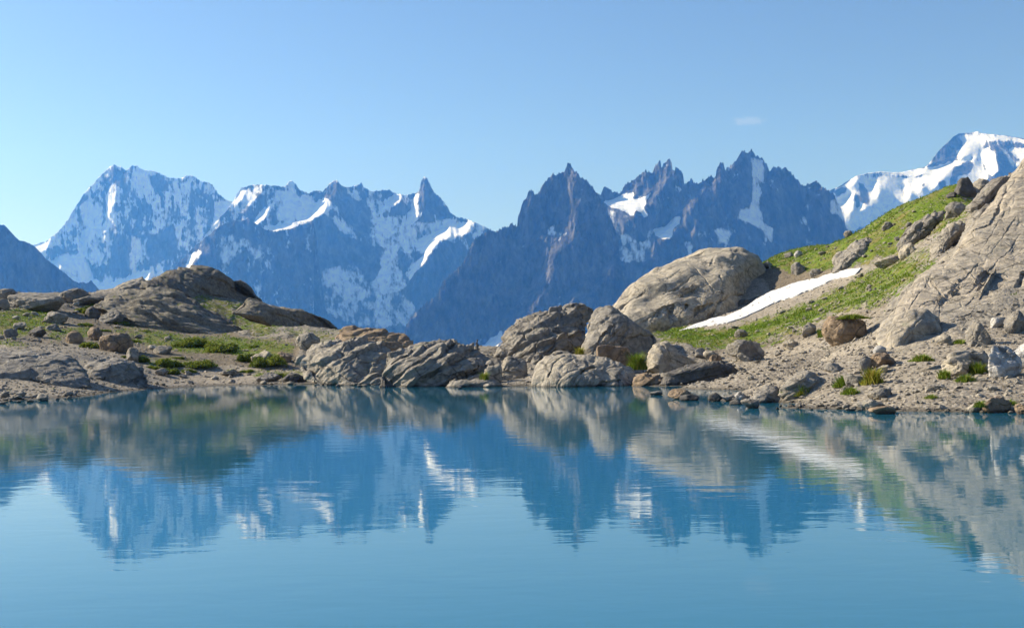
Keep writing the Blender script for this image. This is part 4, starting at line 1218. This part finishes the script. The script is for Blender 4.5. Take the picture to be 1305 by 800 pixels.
BLD = [
    # left shore and hillside
    ('pale flat topped boulder standing on the turf at the left', 53, 396, 88, 413, 'rock', 5),
    ('leaning grey boulder above the brown ones, left hillside', 126, 395, 157, 413, 'grey', 11),
    ('largest rounded brown boulder on the left hillside', 127, 424, 169, 449, 'brown', 3),
    ('reddish block just left of the largest brown boulder', 109, 416, 131, 434, 'brown', 17),
    ('dark brown boulder in the turf, below the pale flat one', 83, 421, 106, 438, 'brown', 23),
    ('small yellow mossy stone at the foot of the brown boulder', 160, 442, 177, 461, 'rock', 29, dict(moss=2.0)),
    ('dark boulder on the turf under the pale hillside slab', 108, 390, 130, 406, 'dark', 31),
    ('grey boulder on the rocky shoulder left of the knoll', 142, 377, 176, 394, 'grey', 37),
    ('dark angular block on the left skyline', 76, 366, 114, 387, 'grey', 41),
    ('long low grey rock on the skyline, left of the dark block', 12, 371, 80, 396, 'rock', 43),
    ('tan rock at the far left end of the skyline', -12, 367, 27, 384, 'rock', 47),
    ('round grey rock at the left edge under the skyline', -10, 380, 14, 396, 'grey', 49),
    ('pale smooth slab on the hillside near the left skyline', 97, 376, 142, 389, 'rock', 53),
    ('dark stone in turf right of the small pale pair', 35, 416, 60, 430, 'dark', 59),
    ('small pale stone in turf below the flat topped boulder', 17, 410, 34, 420, 'rock', 61),
    ('pale low stone in turf, nearest to the dark brown boulder', 59, 412, 79, 422, 'rock', 67),
    ('grey lichened stone at the left edge of the turf', 3, 418, 23, 431, 'grey', 71),
    ('rock half hidden under the dark shrub near the beach', 320, 446, 352, 466, 'tan', 73),
    ('pale topped wedge boulder left of the tan outcrop', 377, 423, 408, 446, 'tan', 79),
    ('pale stone on the gravel in front of the left shrubs', 198, 469, 215, 479, 'rock', 83),
    ('flat mossy stone on the left beach', 276, 470, 309, 479, 'rock', 89, dict(moss=2.0)),
    ('wide dark stone at the waterline below the shrub', 327, 474, 359, 487, 'grey', 97),
    ('flat dark stone at the waterline left of the tan outcrop', 357, 474, 391, 487, 'dark', 101, dict(moss=1.5)),
    ('brown stone on the bank right of the left shrub row', 352, 448, 372, 462, 'brown', 103),
    ('pale grey rocks in front of the rocky shoulder', 195, 440, 220, 452, 'rock', 107),
    # centre
    ('low boulder at the waterline, left of the pair by the small cove', 617, 464, 642, 488, 'tan', 109),
    ('pale boulder with a shaded right side in the small cove', 632, 454, 674, 484, 'tan', 113),
    ('dark stone at the waterline left of the small cove', 605, 482, 622, 492, 'dark', 127),
    ('small pale boulder squeezed between hump and grey dome', 722, 428, 746, 446, 'tan', 131),
    ('small grey boulder below the dark cap on the broken hump', 728, 404, 748, 416, 'grey', 137),
    ('low tan stone above the whaleback, left of the square block', 694, 440, 724, 452, 'tan', 139),
    # inlet
    ('broad tan stone standing in the shallow water', 851, 495, 882, 509, 'brown', 149),
    ('dark stone in the water touching the broad tan one', 866, 502, 891, 511, 'dark', 151),
    ('small dark stone alone in the water left of the spit', 828, 498, 845, 504, 'grey', 157),
    ('dark rounded stone in the water in the middle of the stone row', 902, 500, 921, 512, 'dark', 163),
    ('flat grey stone in the water before the pale one', 920, 503, 938, 511, 'grey', 167),
    ('pale bright stone at the tip of the spit', 936, 499, 956, 511, 'white', 173),
    ('wedge stone half in the water at the end of the spit', 944, 508, 968, 521, 'rock', 179),
    ('low dark stone at the waterline of the spit, under the pale stone', 929, 508, 947, 516, 'grey', 181),
    # right slope
    ('wide grey boulder with a shaded front in the middle of the slope', 926, 432, 976, 458, 'grey', 191),
    ('small tan boulder left of the wide grey one', 895, 445, 915, 458, 'tan', 193),
    ('small grey boulder at the turf edge above the inlet', 885, 443, 901, 457, 'grey', 197),
    ('pale stone below the wide grey boulder', 939, 449, 961, 461, 'tan', 199),
    ('brown stone under the small tan boulder', 904, 452, 920, 464, 'brown', 211),
    ('grey stone in the turf under the snow patch', 936, 419, 953, 431, 'grey', 223),
    ('pale boulder left of the brown boulder on the scree', 1021, 410, 1041, 429, 'tan', 227),
    ('large reddish brown boulder on the scree left of the big slab', 1048, 402, 1107, 437, 'brown', 229),
    ('white stone in the scree at the foot of the big slab', 1113, 440, 1130, 452, 'white', 233),
    ('grey boulder behind the yellow green tuft', 1094, 453, 1113, 473, 'grey', 239),
    ('olive brown boulder under the lower corner of the big slab', 1109, 449, 1142, 469, 'brown', 241, dict(moss=1.2)),
    ('pale stone in front of the olive brown boulder', 1114, 465, 1133, 477, 'tan', 251),
    ('tilted grey stone between two grass tufts on the beach', 1076, 477, 1104, 493, 'grey', 257, dict(moss=.8)),
    ('flat mossy pale stone on the beach gravel', 1106, 494, 1139, 509, 'rock', 263, dict(moss=1.5)),
    ('dark triangular stone at the waterline on the right', 1092, 508, 1130, 522, 'grey', 269),
    ('flat brown stone lying half in the water on the right', 1106, 517, 1141, 528, 'brown', 271),
    ('split grey and yellow boulder standing below the big slab', 1232, 409, 1264, 441, 'rock', 277),
    ('rounded mossy boulder with grass at its foot on the right beach', 1202, 455, 1242, 480, 'tan', 281, dict(moss=.8)),
    ('white cracked boulder near the right edge', 1255, 440, 1302, 481, 'white', 283),
    ('pale grey boulder at the right edge above the white one', 1278, 394, 1312, 425, 'rock', 293),
    ('large pale rock cut by the right edge of the picture', 1292, 424, 1345, 470, 'white', 307),
    ('low brown rock at the right shore with grass on top', 1250, 504, 1287, 526, 'brown', 311, dict(moss=1.5)),
    ('low tan stone at the right waterline, left of the grassy one', 1230, 512, 1253, 526, 'tan', 313),
    ('brown stone at the waterline at the right edge', 1294, 514, 1325, 528, 'brown', 317),
    ('long flat grey stone on the right beach', 1179, 490, 1207, 498, 'grey', 331),
    ('pale stone below the lower right edge of the big slab', 1192, 426, 1211, 438, 'tan', 337),
    ('pale flat rock just behind the split boulder', 1262, 404, 1282, 418, 'white', 347),
    ('round boulder with a dark shadow in the turf right of the whaleback', 1008, 333, 1029, 350, 'grey', 349),
    ('small grey boulder at the upper edge of the snow', 1031, 342, 1046, 353, 'grey', 353),
    ('pale stone on the turf skyline right of the whaleback', 1012, 319, 1024, 328, 'white', 359),
    ('dark stone on the turf skyline next to the pale one', 1000, 321, 1012, 329, 'grey', 367),
    ('flat tan slab lying in the turf above the scree', 1115, 325, 1152, 340, 'tan', 373),
    ('angular tan boulder above the flat slab in the turf', 1145, 308, 1168, 328, 'tan', 379),
    ('grey stone alone in the open turf of the upper slope', 1123, 282, 1139, 293, 'grey', 383),
    ('leaning pale plate of rock beside the top of the big slab', 1205, 283, 1230, 311, 'tan', 389),
    ('dark boulder in the turf below the skyline block', 1203, 256, 1232, 278, 'grey', 397),
    ('big dark block standing on the skyline', 1216, 225, 1244, 251, 'dark', 401, dict(depth=.7)),
    ('pale slab on the skyline right of the dark block', 1237, 226, 1266, 244, 'rock', 409),
    ('low dark stone on the skyline left of the dark block', 1206, 244, 1220, 253, 'dark', 419),
    ('grey stone on the grassy skyline further down the slope', 1075, 293, 1088, 302, 'grey', 421),
    ('tan boulder at the end of the gravel, left of the scree', 998, 432, 1018, 444, 'tan', 431),
    ('wedge stone in the scree above the low gravelly outcrop', 1050, 462, 1074, 474, 'grey', 433),
]
for row in BLD:
    lab, x0, y0, x1, y1, mt, sd = row[:7]
    kw = row[7] if len(row) > 7 else {}
    boulder(lab, x0, y0, x1, y1, mt, sd, sub=5 if (x1 - x0) > 30 else 4, **kw)

# small cairn on the skyline at the centre
root = bpy.data.objects.new('cairn', None); link(root)
cp = atw(608, 446, 124)
root.location = Vector(cp)
tag(root, 'tiny stacked stone cairn on the skyline beside the glacier tongue', 'cairn')
zz = 0
for k, (w, h) in enumerate([(.55, .22), (.42, .2), (.36, .22), (.26, .2), (.18, .26)]):
    P, F = boulder_shape(600 + k, 3)
    P = P * np.array([w, w, h * 1.15]); P[:, 2] += zz + h / 2; P[:, 0] += .03 * (-1) ** k
    zz += h * .95
    obj('stone', mesh_np('stone', P, F, {'moss': np.zeros(len(P))}), M_DARK, parent=root)

# ------------------------------------------------------------------ loose stones, one of each kind copied about
PROTO = []
for k in range(9):
    P, F = boulder_shape(700 + k, 3)
    P[:, 2] += .30
    P = P * np.array([1, .85, .62])
    for mt in ('rock', 'grey', 'tan'):
        me = mesh_np('stone', P, F, {'moss': np.full(len(P), .1)})
        me.materials.append(MATS[mt])
        PROTO.append(me)
ZONES = [  # label, group, polygon, how many, size in photo pixels
    ('small loose stone in the turf between snow and scree', 'stones in the turf below the snow', [(900, 425), (1000, 395), (1090, 350), (1160, 335), (1150, 370), (1060, 400), (990, 430), (930, 445)], 40, (4, 10)),
    ('small loose stone on the grassy upper slope', 'stones on the upper slope', [(1030, 322), (1130, 285), (1200, 255), (1190, 290), (1150, 315), (1060, 340)], 34, (3, 13)),
    ('small loose stone on the grey scree left of the big slab', 'stones on the scree', [(980, 440), (1050, 420), (1115, 430), (1110, 460), (1050, 470), (990, 470)], 28, (3, 8)),
    ('small loose stone on the right beach', 'stones on the right beach', [(1000, 505), (1100, 480), (1200, 480), (1300, 480), (1300, 518), (1100, 515), (1000, 516)], 34, (3, 8)),
    ('small loose stone along the right waterline', 'stones along the right waterline', [(960, 516), (1050, 519), (1150, 521), (1300, 523), (1300, 528), (1150, 527), (1050, 524), (960, 521)], 26, (5, 13)),
    ('small loose stone along the left waterline', 'stones along the left waterline', [(-5, 507), (60, 502), (112, 500), (112, 507), (60, 511), (-5, 516)], 20, (6, 18)),
    ('small loose stone on the left beach', 'stones on the left beach', [(190, 478), (300, 470), (390, 480), (390, 490), (300, 491), (190, 494)], 25, (4, 12)),
    ('small loose stone on the left hillside', 'stones on the left hillside', [(0, 385), (100, 385), (190, 400), (250, 440), (180, 450), (60, 440), (0, 440)], 52, (4, 13)),
    ('small loose stone around the inlet', 'stones around the inlet', [(895, 455), (960, 455), (995, 450), (1000, 488), (965, 488), (930, 470)], 25, (4, 12)),
    ('small loose stone below the tan shore outcrops', 'stones below the shore outcrops', [(400, 486), (500, 489), (640, 486), (680, 486), (680, 492), (560, 496), (400, 492)], 20, (4, 12)),
]
for lab, grp, poly, cnt, (s0, s1) in ZONES:
    xs = [p[0] for p in poly]; ys = [p[1] for p in poly]
    k = 0
    while k < cnt:
        x, y = rng.uniform(min(xs), max(xs)), rng.uniform(min(ys), max(ys))
        if not inside(poly, np.array([x]), np.array([y]))[0]:
            continue
        k += 1
        D = ground_hit(x, y)
        P = at(x, y, D)
        s = (s0 + (s1 - s0) * rng.random() ** 2.2) * D / FPX
        o = bpy.data.objects.new('stone', PROTO[int(rng.integers(len(PROTO)))])
        o.location = Vector([float(c) for c in P])
        o.scale = (s, s, s * float(rng.uniform(.6, 1.1)))
        o.rotation_euler = (float(rng.normal() * .15), float(rng.normal() * .15), float(rng.uniform(0, 6.28)))
        tag(link(o), lab, 'stone', grp)

# pebbles and scree too small and many to count
TVf = TV.reshape(-1, 3)
vis = (TD > 40) & (TD < 310) & (np.abs(TA) < .45) & (TZ > .03)
wgt = (vis * np.clip(1.0 - grass * .5, .3, 1) * (1 - .6 * rockm) * (40 / TD) ** .5).ravel()
idx = rng.choice(len(wgt), 12000, p=wgt / wgt.sum())
Pb, Fb = ico(1)
cen = TVf[idx]
sz = .03 + .17 * rng.random(len(idx)) ** 6 + .0005 * cen[:, 1]
ang = rng.uniform(0, 6.28, len(idx))
jit = 1 + .35 * rng.normal(size=(len(idx), len(Pb)))
Q = Pb[None] * np.clip(jit, .5, 1.6)[..., None] * np.array([1, .8, .6])
ca, sa = np.cos(ang)[:, None], np.sin(ang)[:, None]
Q = np.stack([Q[..., 0] * ca - Q[..., 1] * sa, Q[..., 0] * sa + Q[..., 1] * ca, Q[..., 2]], -1) * sz[:, None, None]
V = cen[:, None] + Q + np.array([0, 0, .02])
F = (Fb[None] + (np.arange(len(idx)) * len(Pb))[:, None, None]).reshape(-1, 3)
me = mesh_np('scree', V.reshape(-1, 3), F, {'moss': np.zeros(V.shape[0] * V.shape[1])}, smooth=False)
tag(obj('scree', me, M_ROCK), 'countless pebbles and rubble strewn over beaches and slopes', 'scree', kind='stuff')

# ------------------------------------------------------------------ turf and plants
def blades(cen, hgt, wid, spread, tilt, r, nb):
    """nb bent blades round every centre"""
    n = len(cen)
    c = np.repeat(cen, nb, 0)
    m = len(c)
    h = np.repeat(hgt, nb) * r.uniform(.5, 1.2, m)
    w = np.repeat(wid, nb) * r.uniform(.7, 1.3, m)
    sp = np.repeat(spread, nb)
    a = r.uniform(0, 6.28, m)
    b = c + np.stack([np.cos(a) * sp * r.random(m), np.sin(a) * sp * r.random(m), -.02 * np.ones(m)], -1)
    d = np.stack([np.cos(a), np.sin(a), np.zeros(m)], -1)
    s = np.stack([-np.sin(a), np.cos(a), np.zeros(m)], -1) * (w / 2)[:, None]
    lean = (tilt * r.uniform(.3, 1.3, m))[:, None]
    mid = b + d * lean * h[:, None] * .35 + np.array([0, 0, 1]) * h[:, None] * .6
    tip = b + d * lean * h[:, None] + np.array([0, 0, 1]) * h[:, None]
    V = np.stack([b - s, b + s, mid + s * .8, mid - s * .8, tip], 1).reshape(-1, 3)
    k = np.arange(m)[:, None] * 5
    F4 = k + np.array([0, 1, 2, 3]); F3 = k + np.array([3, 2, 4])
    tone = np.repeat(r.random(m), 5); dry = np.repeat(r.random(m), 5)
    return V, [F4, F3], {'tone': tone, 'dry': dry}


gn = fbm(v3(TXf, TYf, 0) / 1.1, 4, .65)
dens = np.clip(grass + .95 * gn - .45, 0, 1) * vis * (TZ > .15)
wgt = (dens ** 1.2 * (TD / 100)).ravel()
idx = rng.choice(len(wgt), 60000, p=wgt / wgt.sum())
cen = TVf[idx] + rng.normal(size=(len(idx), 3)) * np.array([.12, .2, 0])
hg = (.05 + .12 * rng.random(len(idx)) ** 3) * (1 + cen[:, 1] / 300)
V, F, A = blades(cen, hg, hg * .45, hg * 1.3, .8, rng, 3)
tn = np.clip(.5 + .9 * fbm(cen / 5, 3), 0, 1)
A['tone'] = np.clip(.6 * np.repeat(tn, 15) + .4 * A['tone'], 0, 1)
A['dry'] = np.clip(A['dry'] * .8 + .5 * np.repeat(fbm(cen / 9 + 7, 3), 15), 0, 1)
tag(obj('grass', mesh_np('grass', V, F, A, smooth=False), M_GRASS), 'short alpine turf covering the slopes and hillside', 'grass', kind='stuff')

TUFTS = [  # label, x0, y0, x1, y1, material
    ('yellow green grass tuft in front of the grey boulder on the right', 1099, 464, 1124, 490, 'yel'),
    ('round green grass tuft left of the tilted grey stone', 1062, 474, 1090, 493, 'grass'),
    ('green grass tuft at the front of the tilted grey stone', 1072, 490, 1096, 502, 'grass'),
    ('green grass strip at the foot of the low gravelly outcrop', 995, 486, 1036, 500, 'grass'),
    ('pale green cushion on the gravel below that outcrop', 1006, 496, 1028, 504, 'yel'),
    ('grass tuft left of the mossy boulder on the right beach', 1196, 466, 1210, 482, 'grass'),
    ('grass tuft in front of the mossy boulder on the right beach', 1218, 474, 1244, 486, 'grass'),
    ('dark grass tuft in the shade right of the mossy boulder', 1236, 456, 1256, 476, 'grass'),
    ('green cushion by the long flat stone on the right beach', 1179, 500, 1196, 507, 'grass'),
    ('grass tuft left of the low brown rock at the right shore', 1242, 508, 1254, 518, 'grass'),
    ('grass tuft right of the low brown rock at the right shore', 1278, 506, 1296, 516, 'grass'),
    ('grass along the lower edge of the big slab', 1160, 448, 1190, 460, 'grass'),
    ('grass tuft beside the split boulder', 1214, 430, 1232, 438, 'grass'),
    ('grass tuft right of the brown boulder in the scree', 1042, 416, 1052, 430, 'grass'),
    ('grass strip above the large reddish brown boulder', 1066, 398, 1108, 406, 'grass'),
    ('bright green bush in the gap right of the square block', 800, 445, 824, 471, 'grass'),
    ('green tuft at the waterline left of the cove boulders', 612, 470, 622, 486, 'grass'),
    ('yellow green tuft beside the grey dome rock', 733, 438, 744, 454, 'yel'),
]
MT = {'grass': M_GRASS, 'yel': M_YEL, 'shrub': M_SHRUB}
for lab, x0, y0, x1, y1, mt in TUFTS:
    px = (x0 + x1) / 2
    D = ground_hit(px, y1 - 1)
    for n_, bx0, by0, bx1, by1 in [(r[0], r[1], r[2], r[3], r[4]) for r in BLD]:
        if bx0 < px < bx1 and by0 < y1 < by1 + 6:
            D = min(D, ground_hit((bx0 + bx1) / 2, by1) - .2)
    if 'big slab' in lab: D -= 2.5
    if 'square block' in lab: D -= 5
    if 'dome' in lab: D = 116
    P = at(px, y1, D)
    w, h = (x1 - x0) * D / FPX, (y1 - y0) * D / FPX
    nc = max(90, int(w * 170))
    off = rng.normal(size=(nc, 3)) * np.array([w * .24, min(w, .8) * .22, 0])
    off[:, 0] = np.clip(off[:, 0], -w * .48, w * .48)
    hh = h * .8 * np.exp(-(off[:, 0] / (w * .45)) ** 2) * rng.uniform(.6, 1.1, nc)
    V, F, A = blades(off, hh, .02 + hh * .05, np.full(nc, .10), .7, rng, 6)
    tag(obj('grass_tuft', mesh_np('grass_tuft', V, F, A, smooth=False), MT[mt], P), lab, 'grass tuft')


def shrub(label, x0, y0, x1, y1, D=None):
    px = (x0 + x1) / 2
    if D is None:
        D = ground_hit(px, y1 - 1)
    P = at(px, y1, D)
    w, h = (x1 - x0) * D / FPX, (y1 - y0) * D / FPX
    nb = 9
    V_, T_ = [], []
    for k in range(nb):                                   # a few low mounds of leaves
        c = np.array([rng.uniform(-.38, .38) * w, rng.uniform(-.3, .3) * w, h * rng.uniform(.05, .3)])
        r = np.array([w * rng.uniform(.14, .28), w * rng.uniform(.14, .24), h * rng.uniform(.22, .5)])
        n = 500
        d = rng.normal(size=(n, 3)); d /= np.linalg.norm(d, axis=1, keepdims=True)
        d[:, 2] = np.abs(d[:, 2]) - .2
        q = c + d * r * (rng.uniform(.45, 1.2, n) * (1 + .35 * fbm(d * 2.5 + k * 5, 2)))[:, None]
        V_.append(q); T_.append(np.full(n, rng.random()))
    q = np.concatenate(V_); t = np.concatenate(T_)
    q[:, 2] = np.maximum(q[:, 2], 0)
    n = len(q)
    s = .05 + .0009 * D * .6
    a = rng.normal(size=(n, 3)); a /= np.linalg.norm(a, axis=1, keepdims=True)
    b = np.cross(a, rng.normal(size=(n, 3))); b /= np.linalg.norm(b, axis=1, keepdims=True)
    V = np.stack([q - a * s, q + b * s * .6, q + a * s, q - b * s * .6], 1).reshape(-1, 3)
    F = np.arange(n * 4).reshape(-1, 4)
    A = {'tone': np.repeat(np.clip(.5 * t + .6 * rng.random(n), 0, 1), 4), 'dry': np.repeat(rng.random(n) * .85, 4)}
    root = bpy.data.objects.new('shrub', None); link(root)
    root.location = Vector([float(c) for c in P])
    tag(root, label, 'shrub')
    obj('foliage', mesh_np('foliage', V, F, A, smooth=False), M_SHRUB, parent=root)
    st = []
    sv, sf = [], []
    for k in range(7):
        a_ = rng.uniform(0, 6.28)
        tip = np.array([math.cos(a_) * w * .25, math.sin(a_) * w * .2, h * .5])
        e = .02
        o = len(sv)
        sv += [(-e, -e, 0), (e, -e, 0), (0, e, 0), tuple(tip + [-e * .4, 0, 0]), tuple(tip + [e * .4, 0, 0]), tuple(tip + [0, e * .4, 0])]
        sf += [[o, o + 1, o + 4, o + 3], [o + 1, o + 2, o + 5, o + 4], [o + 2, o, o + 3, o + 5]]
    obj('stem', mesh_np('stem', np.array(sv), np.array(sf), {'moss': np.zeros(len(sv))}), M_BROWN, parent=root)
    return root


for row in [
    ('dark green shrub draped over the rock near the left beach', 316, 443, 368, 468),
    ('green shrub with a bright left side, left of the draped one', 296, 446, 326, 462),
    ('wide dark shrub in shade under the rocky shoulder', 222, 418, 264, 444),
    ('rounded dark shrub right of the wide one under the shoulder', 259, 428, 300, 450),
    ('low shrub at the left end of the beach bank', 196, 450, 228, 468),
    ('low dark shrub in the middle of the beach bank', 232, 454, 276, 468),
    ('small shrub on the gravel below the bank', 208, 466, 230, 477),
    ('small shrub right of the pale stone on the gravel', 232, 468, 250, 475),
    ('shrub tucked between the brown boulders on the left hillside', 104, 430, 130, 444),
    ('dark shrub right of the small yellow mossy stone', 172, 446, 190, 462),
    ('dark shrub under the dark hillside boulder', 96, 386, 118, 400),
    ('low shrub at the waterline between the two flat dark stones', 350, 472, 372, 482),
]:
    shrub(*row)
k = 0
while k < 16:
    x, y = rng.uniform(90, 400), rng.uniform(405, 478)
    if not inside([(95, 410), (180, 408), (330, 440), (400, 462), (395, 478), (200, 478), (110, 440)], np.array([x]), np.array([y]))[0]:
        continue
    k += 1
    o = shrub('tiny green shrub cushion on the gravel of the left hillside', x - rng.uniform(5, 10), y - rng.uniform(3, 6), x + rng.uniform(5, 10), y)
    o['group'] = 'tiny shrub cushions on the left hillside'

# ------------------------------------------------------------------ haze, sky, sun, camera
HZ = [(-26000, -3000, -621), (26000, 19000, 3150)]
(xa, ya, za), (xb, yb, zb) = HZ
HV = np.array([[x, y, z] for x in (xa, xb) for y in (ya, yb) for z in (za, zb)], float)
HF = np.array([[0, 1, 3, 2], [4, 6, 7, 5], [0, 4, 5, 1], [2, 3, 7, 6], [0, 2, 6, 4], [1, 5, 7, 3]])
hm = bpy.data.materials.new('haze_air')
hm.use_nodes = True
hm.node_tree.nodes.clear()
ho = hm.node_tree.nodes.new('ShaderNodeOutputMaterial')
pv = hm.node_tree.nodes.new('ShaderNodeVolumePrincipled')
pv.inputs['Color'].default_value = (.09, .34, 1.0, 1)
pv.inputs['Density'].default_value = 4.5e-5
pv.inputs['Absorption Color'].default_value = (1, 1, 1, 1)
pv.inputs['Density Attribute'].default_value = ''
pv.inputs['Anisotropy'].default_value = 0.35
hm.node_tree.links.new(pv.outputs[0], ho.inputs['Volume'])
tag(obj('haze', mesh_np('haze', HV, HF, smooth=False), hm), 'thin blue mountain air veiling the far peaks', 'haze', kind='stuff')

w = bpy.data.worlds.new('World')
bpy.context.scene.world = w
w.use_nodes = True
nt = w.node_tree
nt.nodes.clear()
wo = nt.nodes.new('ShaderNodeOutputWorld')
bg = nt.nodes.new('ShaderNodeBackground')
sky = nt.nodes.new('ShaderNodeTexSky')
sky.sky_type = 'NISHITA'
sky.sun_disc = False
sky.sun_elevation = EL_SUN
sky.sun_rotation = -AZ_SUN
sky.altitude = 2300
sky.air_density = 1.0
sky.dust_density = 4.0
sky.ozone_density = 3.0
bg.inputs[1].default_value = .086
n = N(nt)
dv = n.node('ShaderNodeTexCoord').outputs['Generated']
cd_ = ray(953, 154); cd_ = cd_ / np.linalg.norm(cd_)
def dot(v):
    q = n.node('ShaderNodeVectorMath', operation='DOT_PRODUCT'); n.put(q.inputs[0], dv); q.inputs[1].default_value = tuple(float(c) for c in v); return q.outputs['Value']
ch = np.array([cd_[1], -cd_[0], 0]); ch /= np.linalg.norm(ch)
cu = np.cross(ch, cd_)
wob = n.math('MULTIPLY', n.math('SUBTRACT', n.noise(dv, 220, 7), .5), 3.0)
e = n.math('ADD', n.math('POWER', n.math('ABSOLUTE', n.math('DIVIDE', dot(ch), .0125)), 2.0), n.math('POWER', n.math('ABSOLUTE', n.math('DIVIDE', dot(cu), .0036)), 2.0))
cf = n.math('MULTIPLY', n.ramp(n.math('ADD', e, wob), 1.3, .0), n.math('GREATER_THAN', dot(cd_), .5))
nt.links.new(n.mix(n.math('MULTIPLY', cf, .13), sky.outputs[0], (7.5, 7.5, 7.8)), bg.inputs[0])
nt.links.new(bg.outputs[0], wo.inputs[0])

sl = bpy.data.lights.new('sun', 'SUN')
sl.energy = 5.0
sl.angle = math.radians(.5)
sl.color = (1, .945, .86)
so = link(bpy.data.objects.new('sun', sl))
so.rotation_euler = Vector([float(c) for c in SUN]).to_track_quat('Z', 'Y').to_euler()
so.location = (-50, 50, 60)

cam = bpy.data.cameras.new('camera')
cam.sensor_width = 36
cam.lens = FPX / 1305 * 36
cam.clip_start = .1
cam.clip_end = 80000
co = link(bpy.data.objects.new('camera', cam))
M = Matrix.Identity(4)
for i, v in enumerate((RGT, UPV, -FWD)):
    for j in range(3):
        M[j][i] = float(v[j])
M[0][3], M[1][3], M[2][3] = 0, 0, CAMZ
co.matrix_world = M
sc = bpy.context.scene
sc.camera = co
sc.render.engine = 'CYCLES'
sc.cycles.use_denoising = True
sc.cycles.max_bounces = 6
sc.cycles.diffuse_bounces = 2
sc.cycles.glossy_bounces = 3
sc.cycles.volume_bounces = 1
sc.cycles.transparent_max_bounces = 6
sc.view_settings.view_transform = 'Standard'
sc.view_settings.look = 'None'
sc.view_settings.exposure = .8
sc.view_settings.gamma = 1
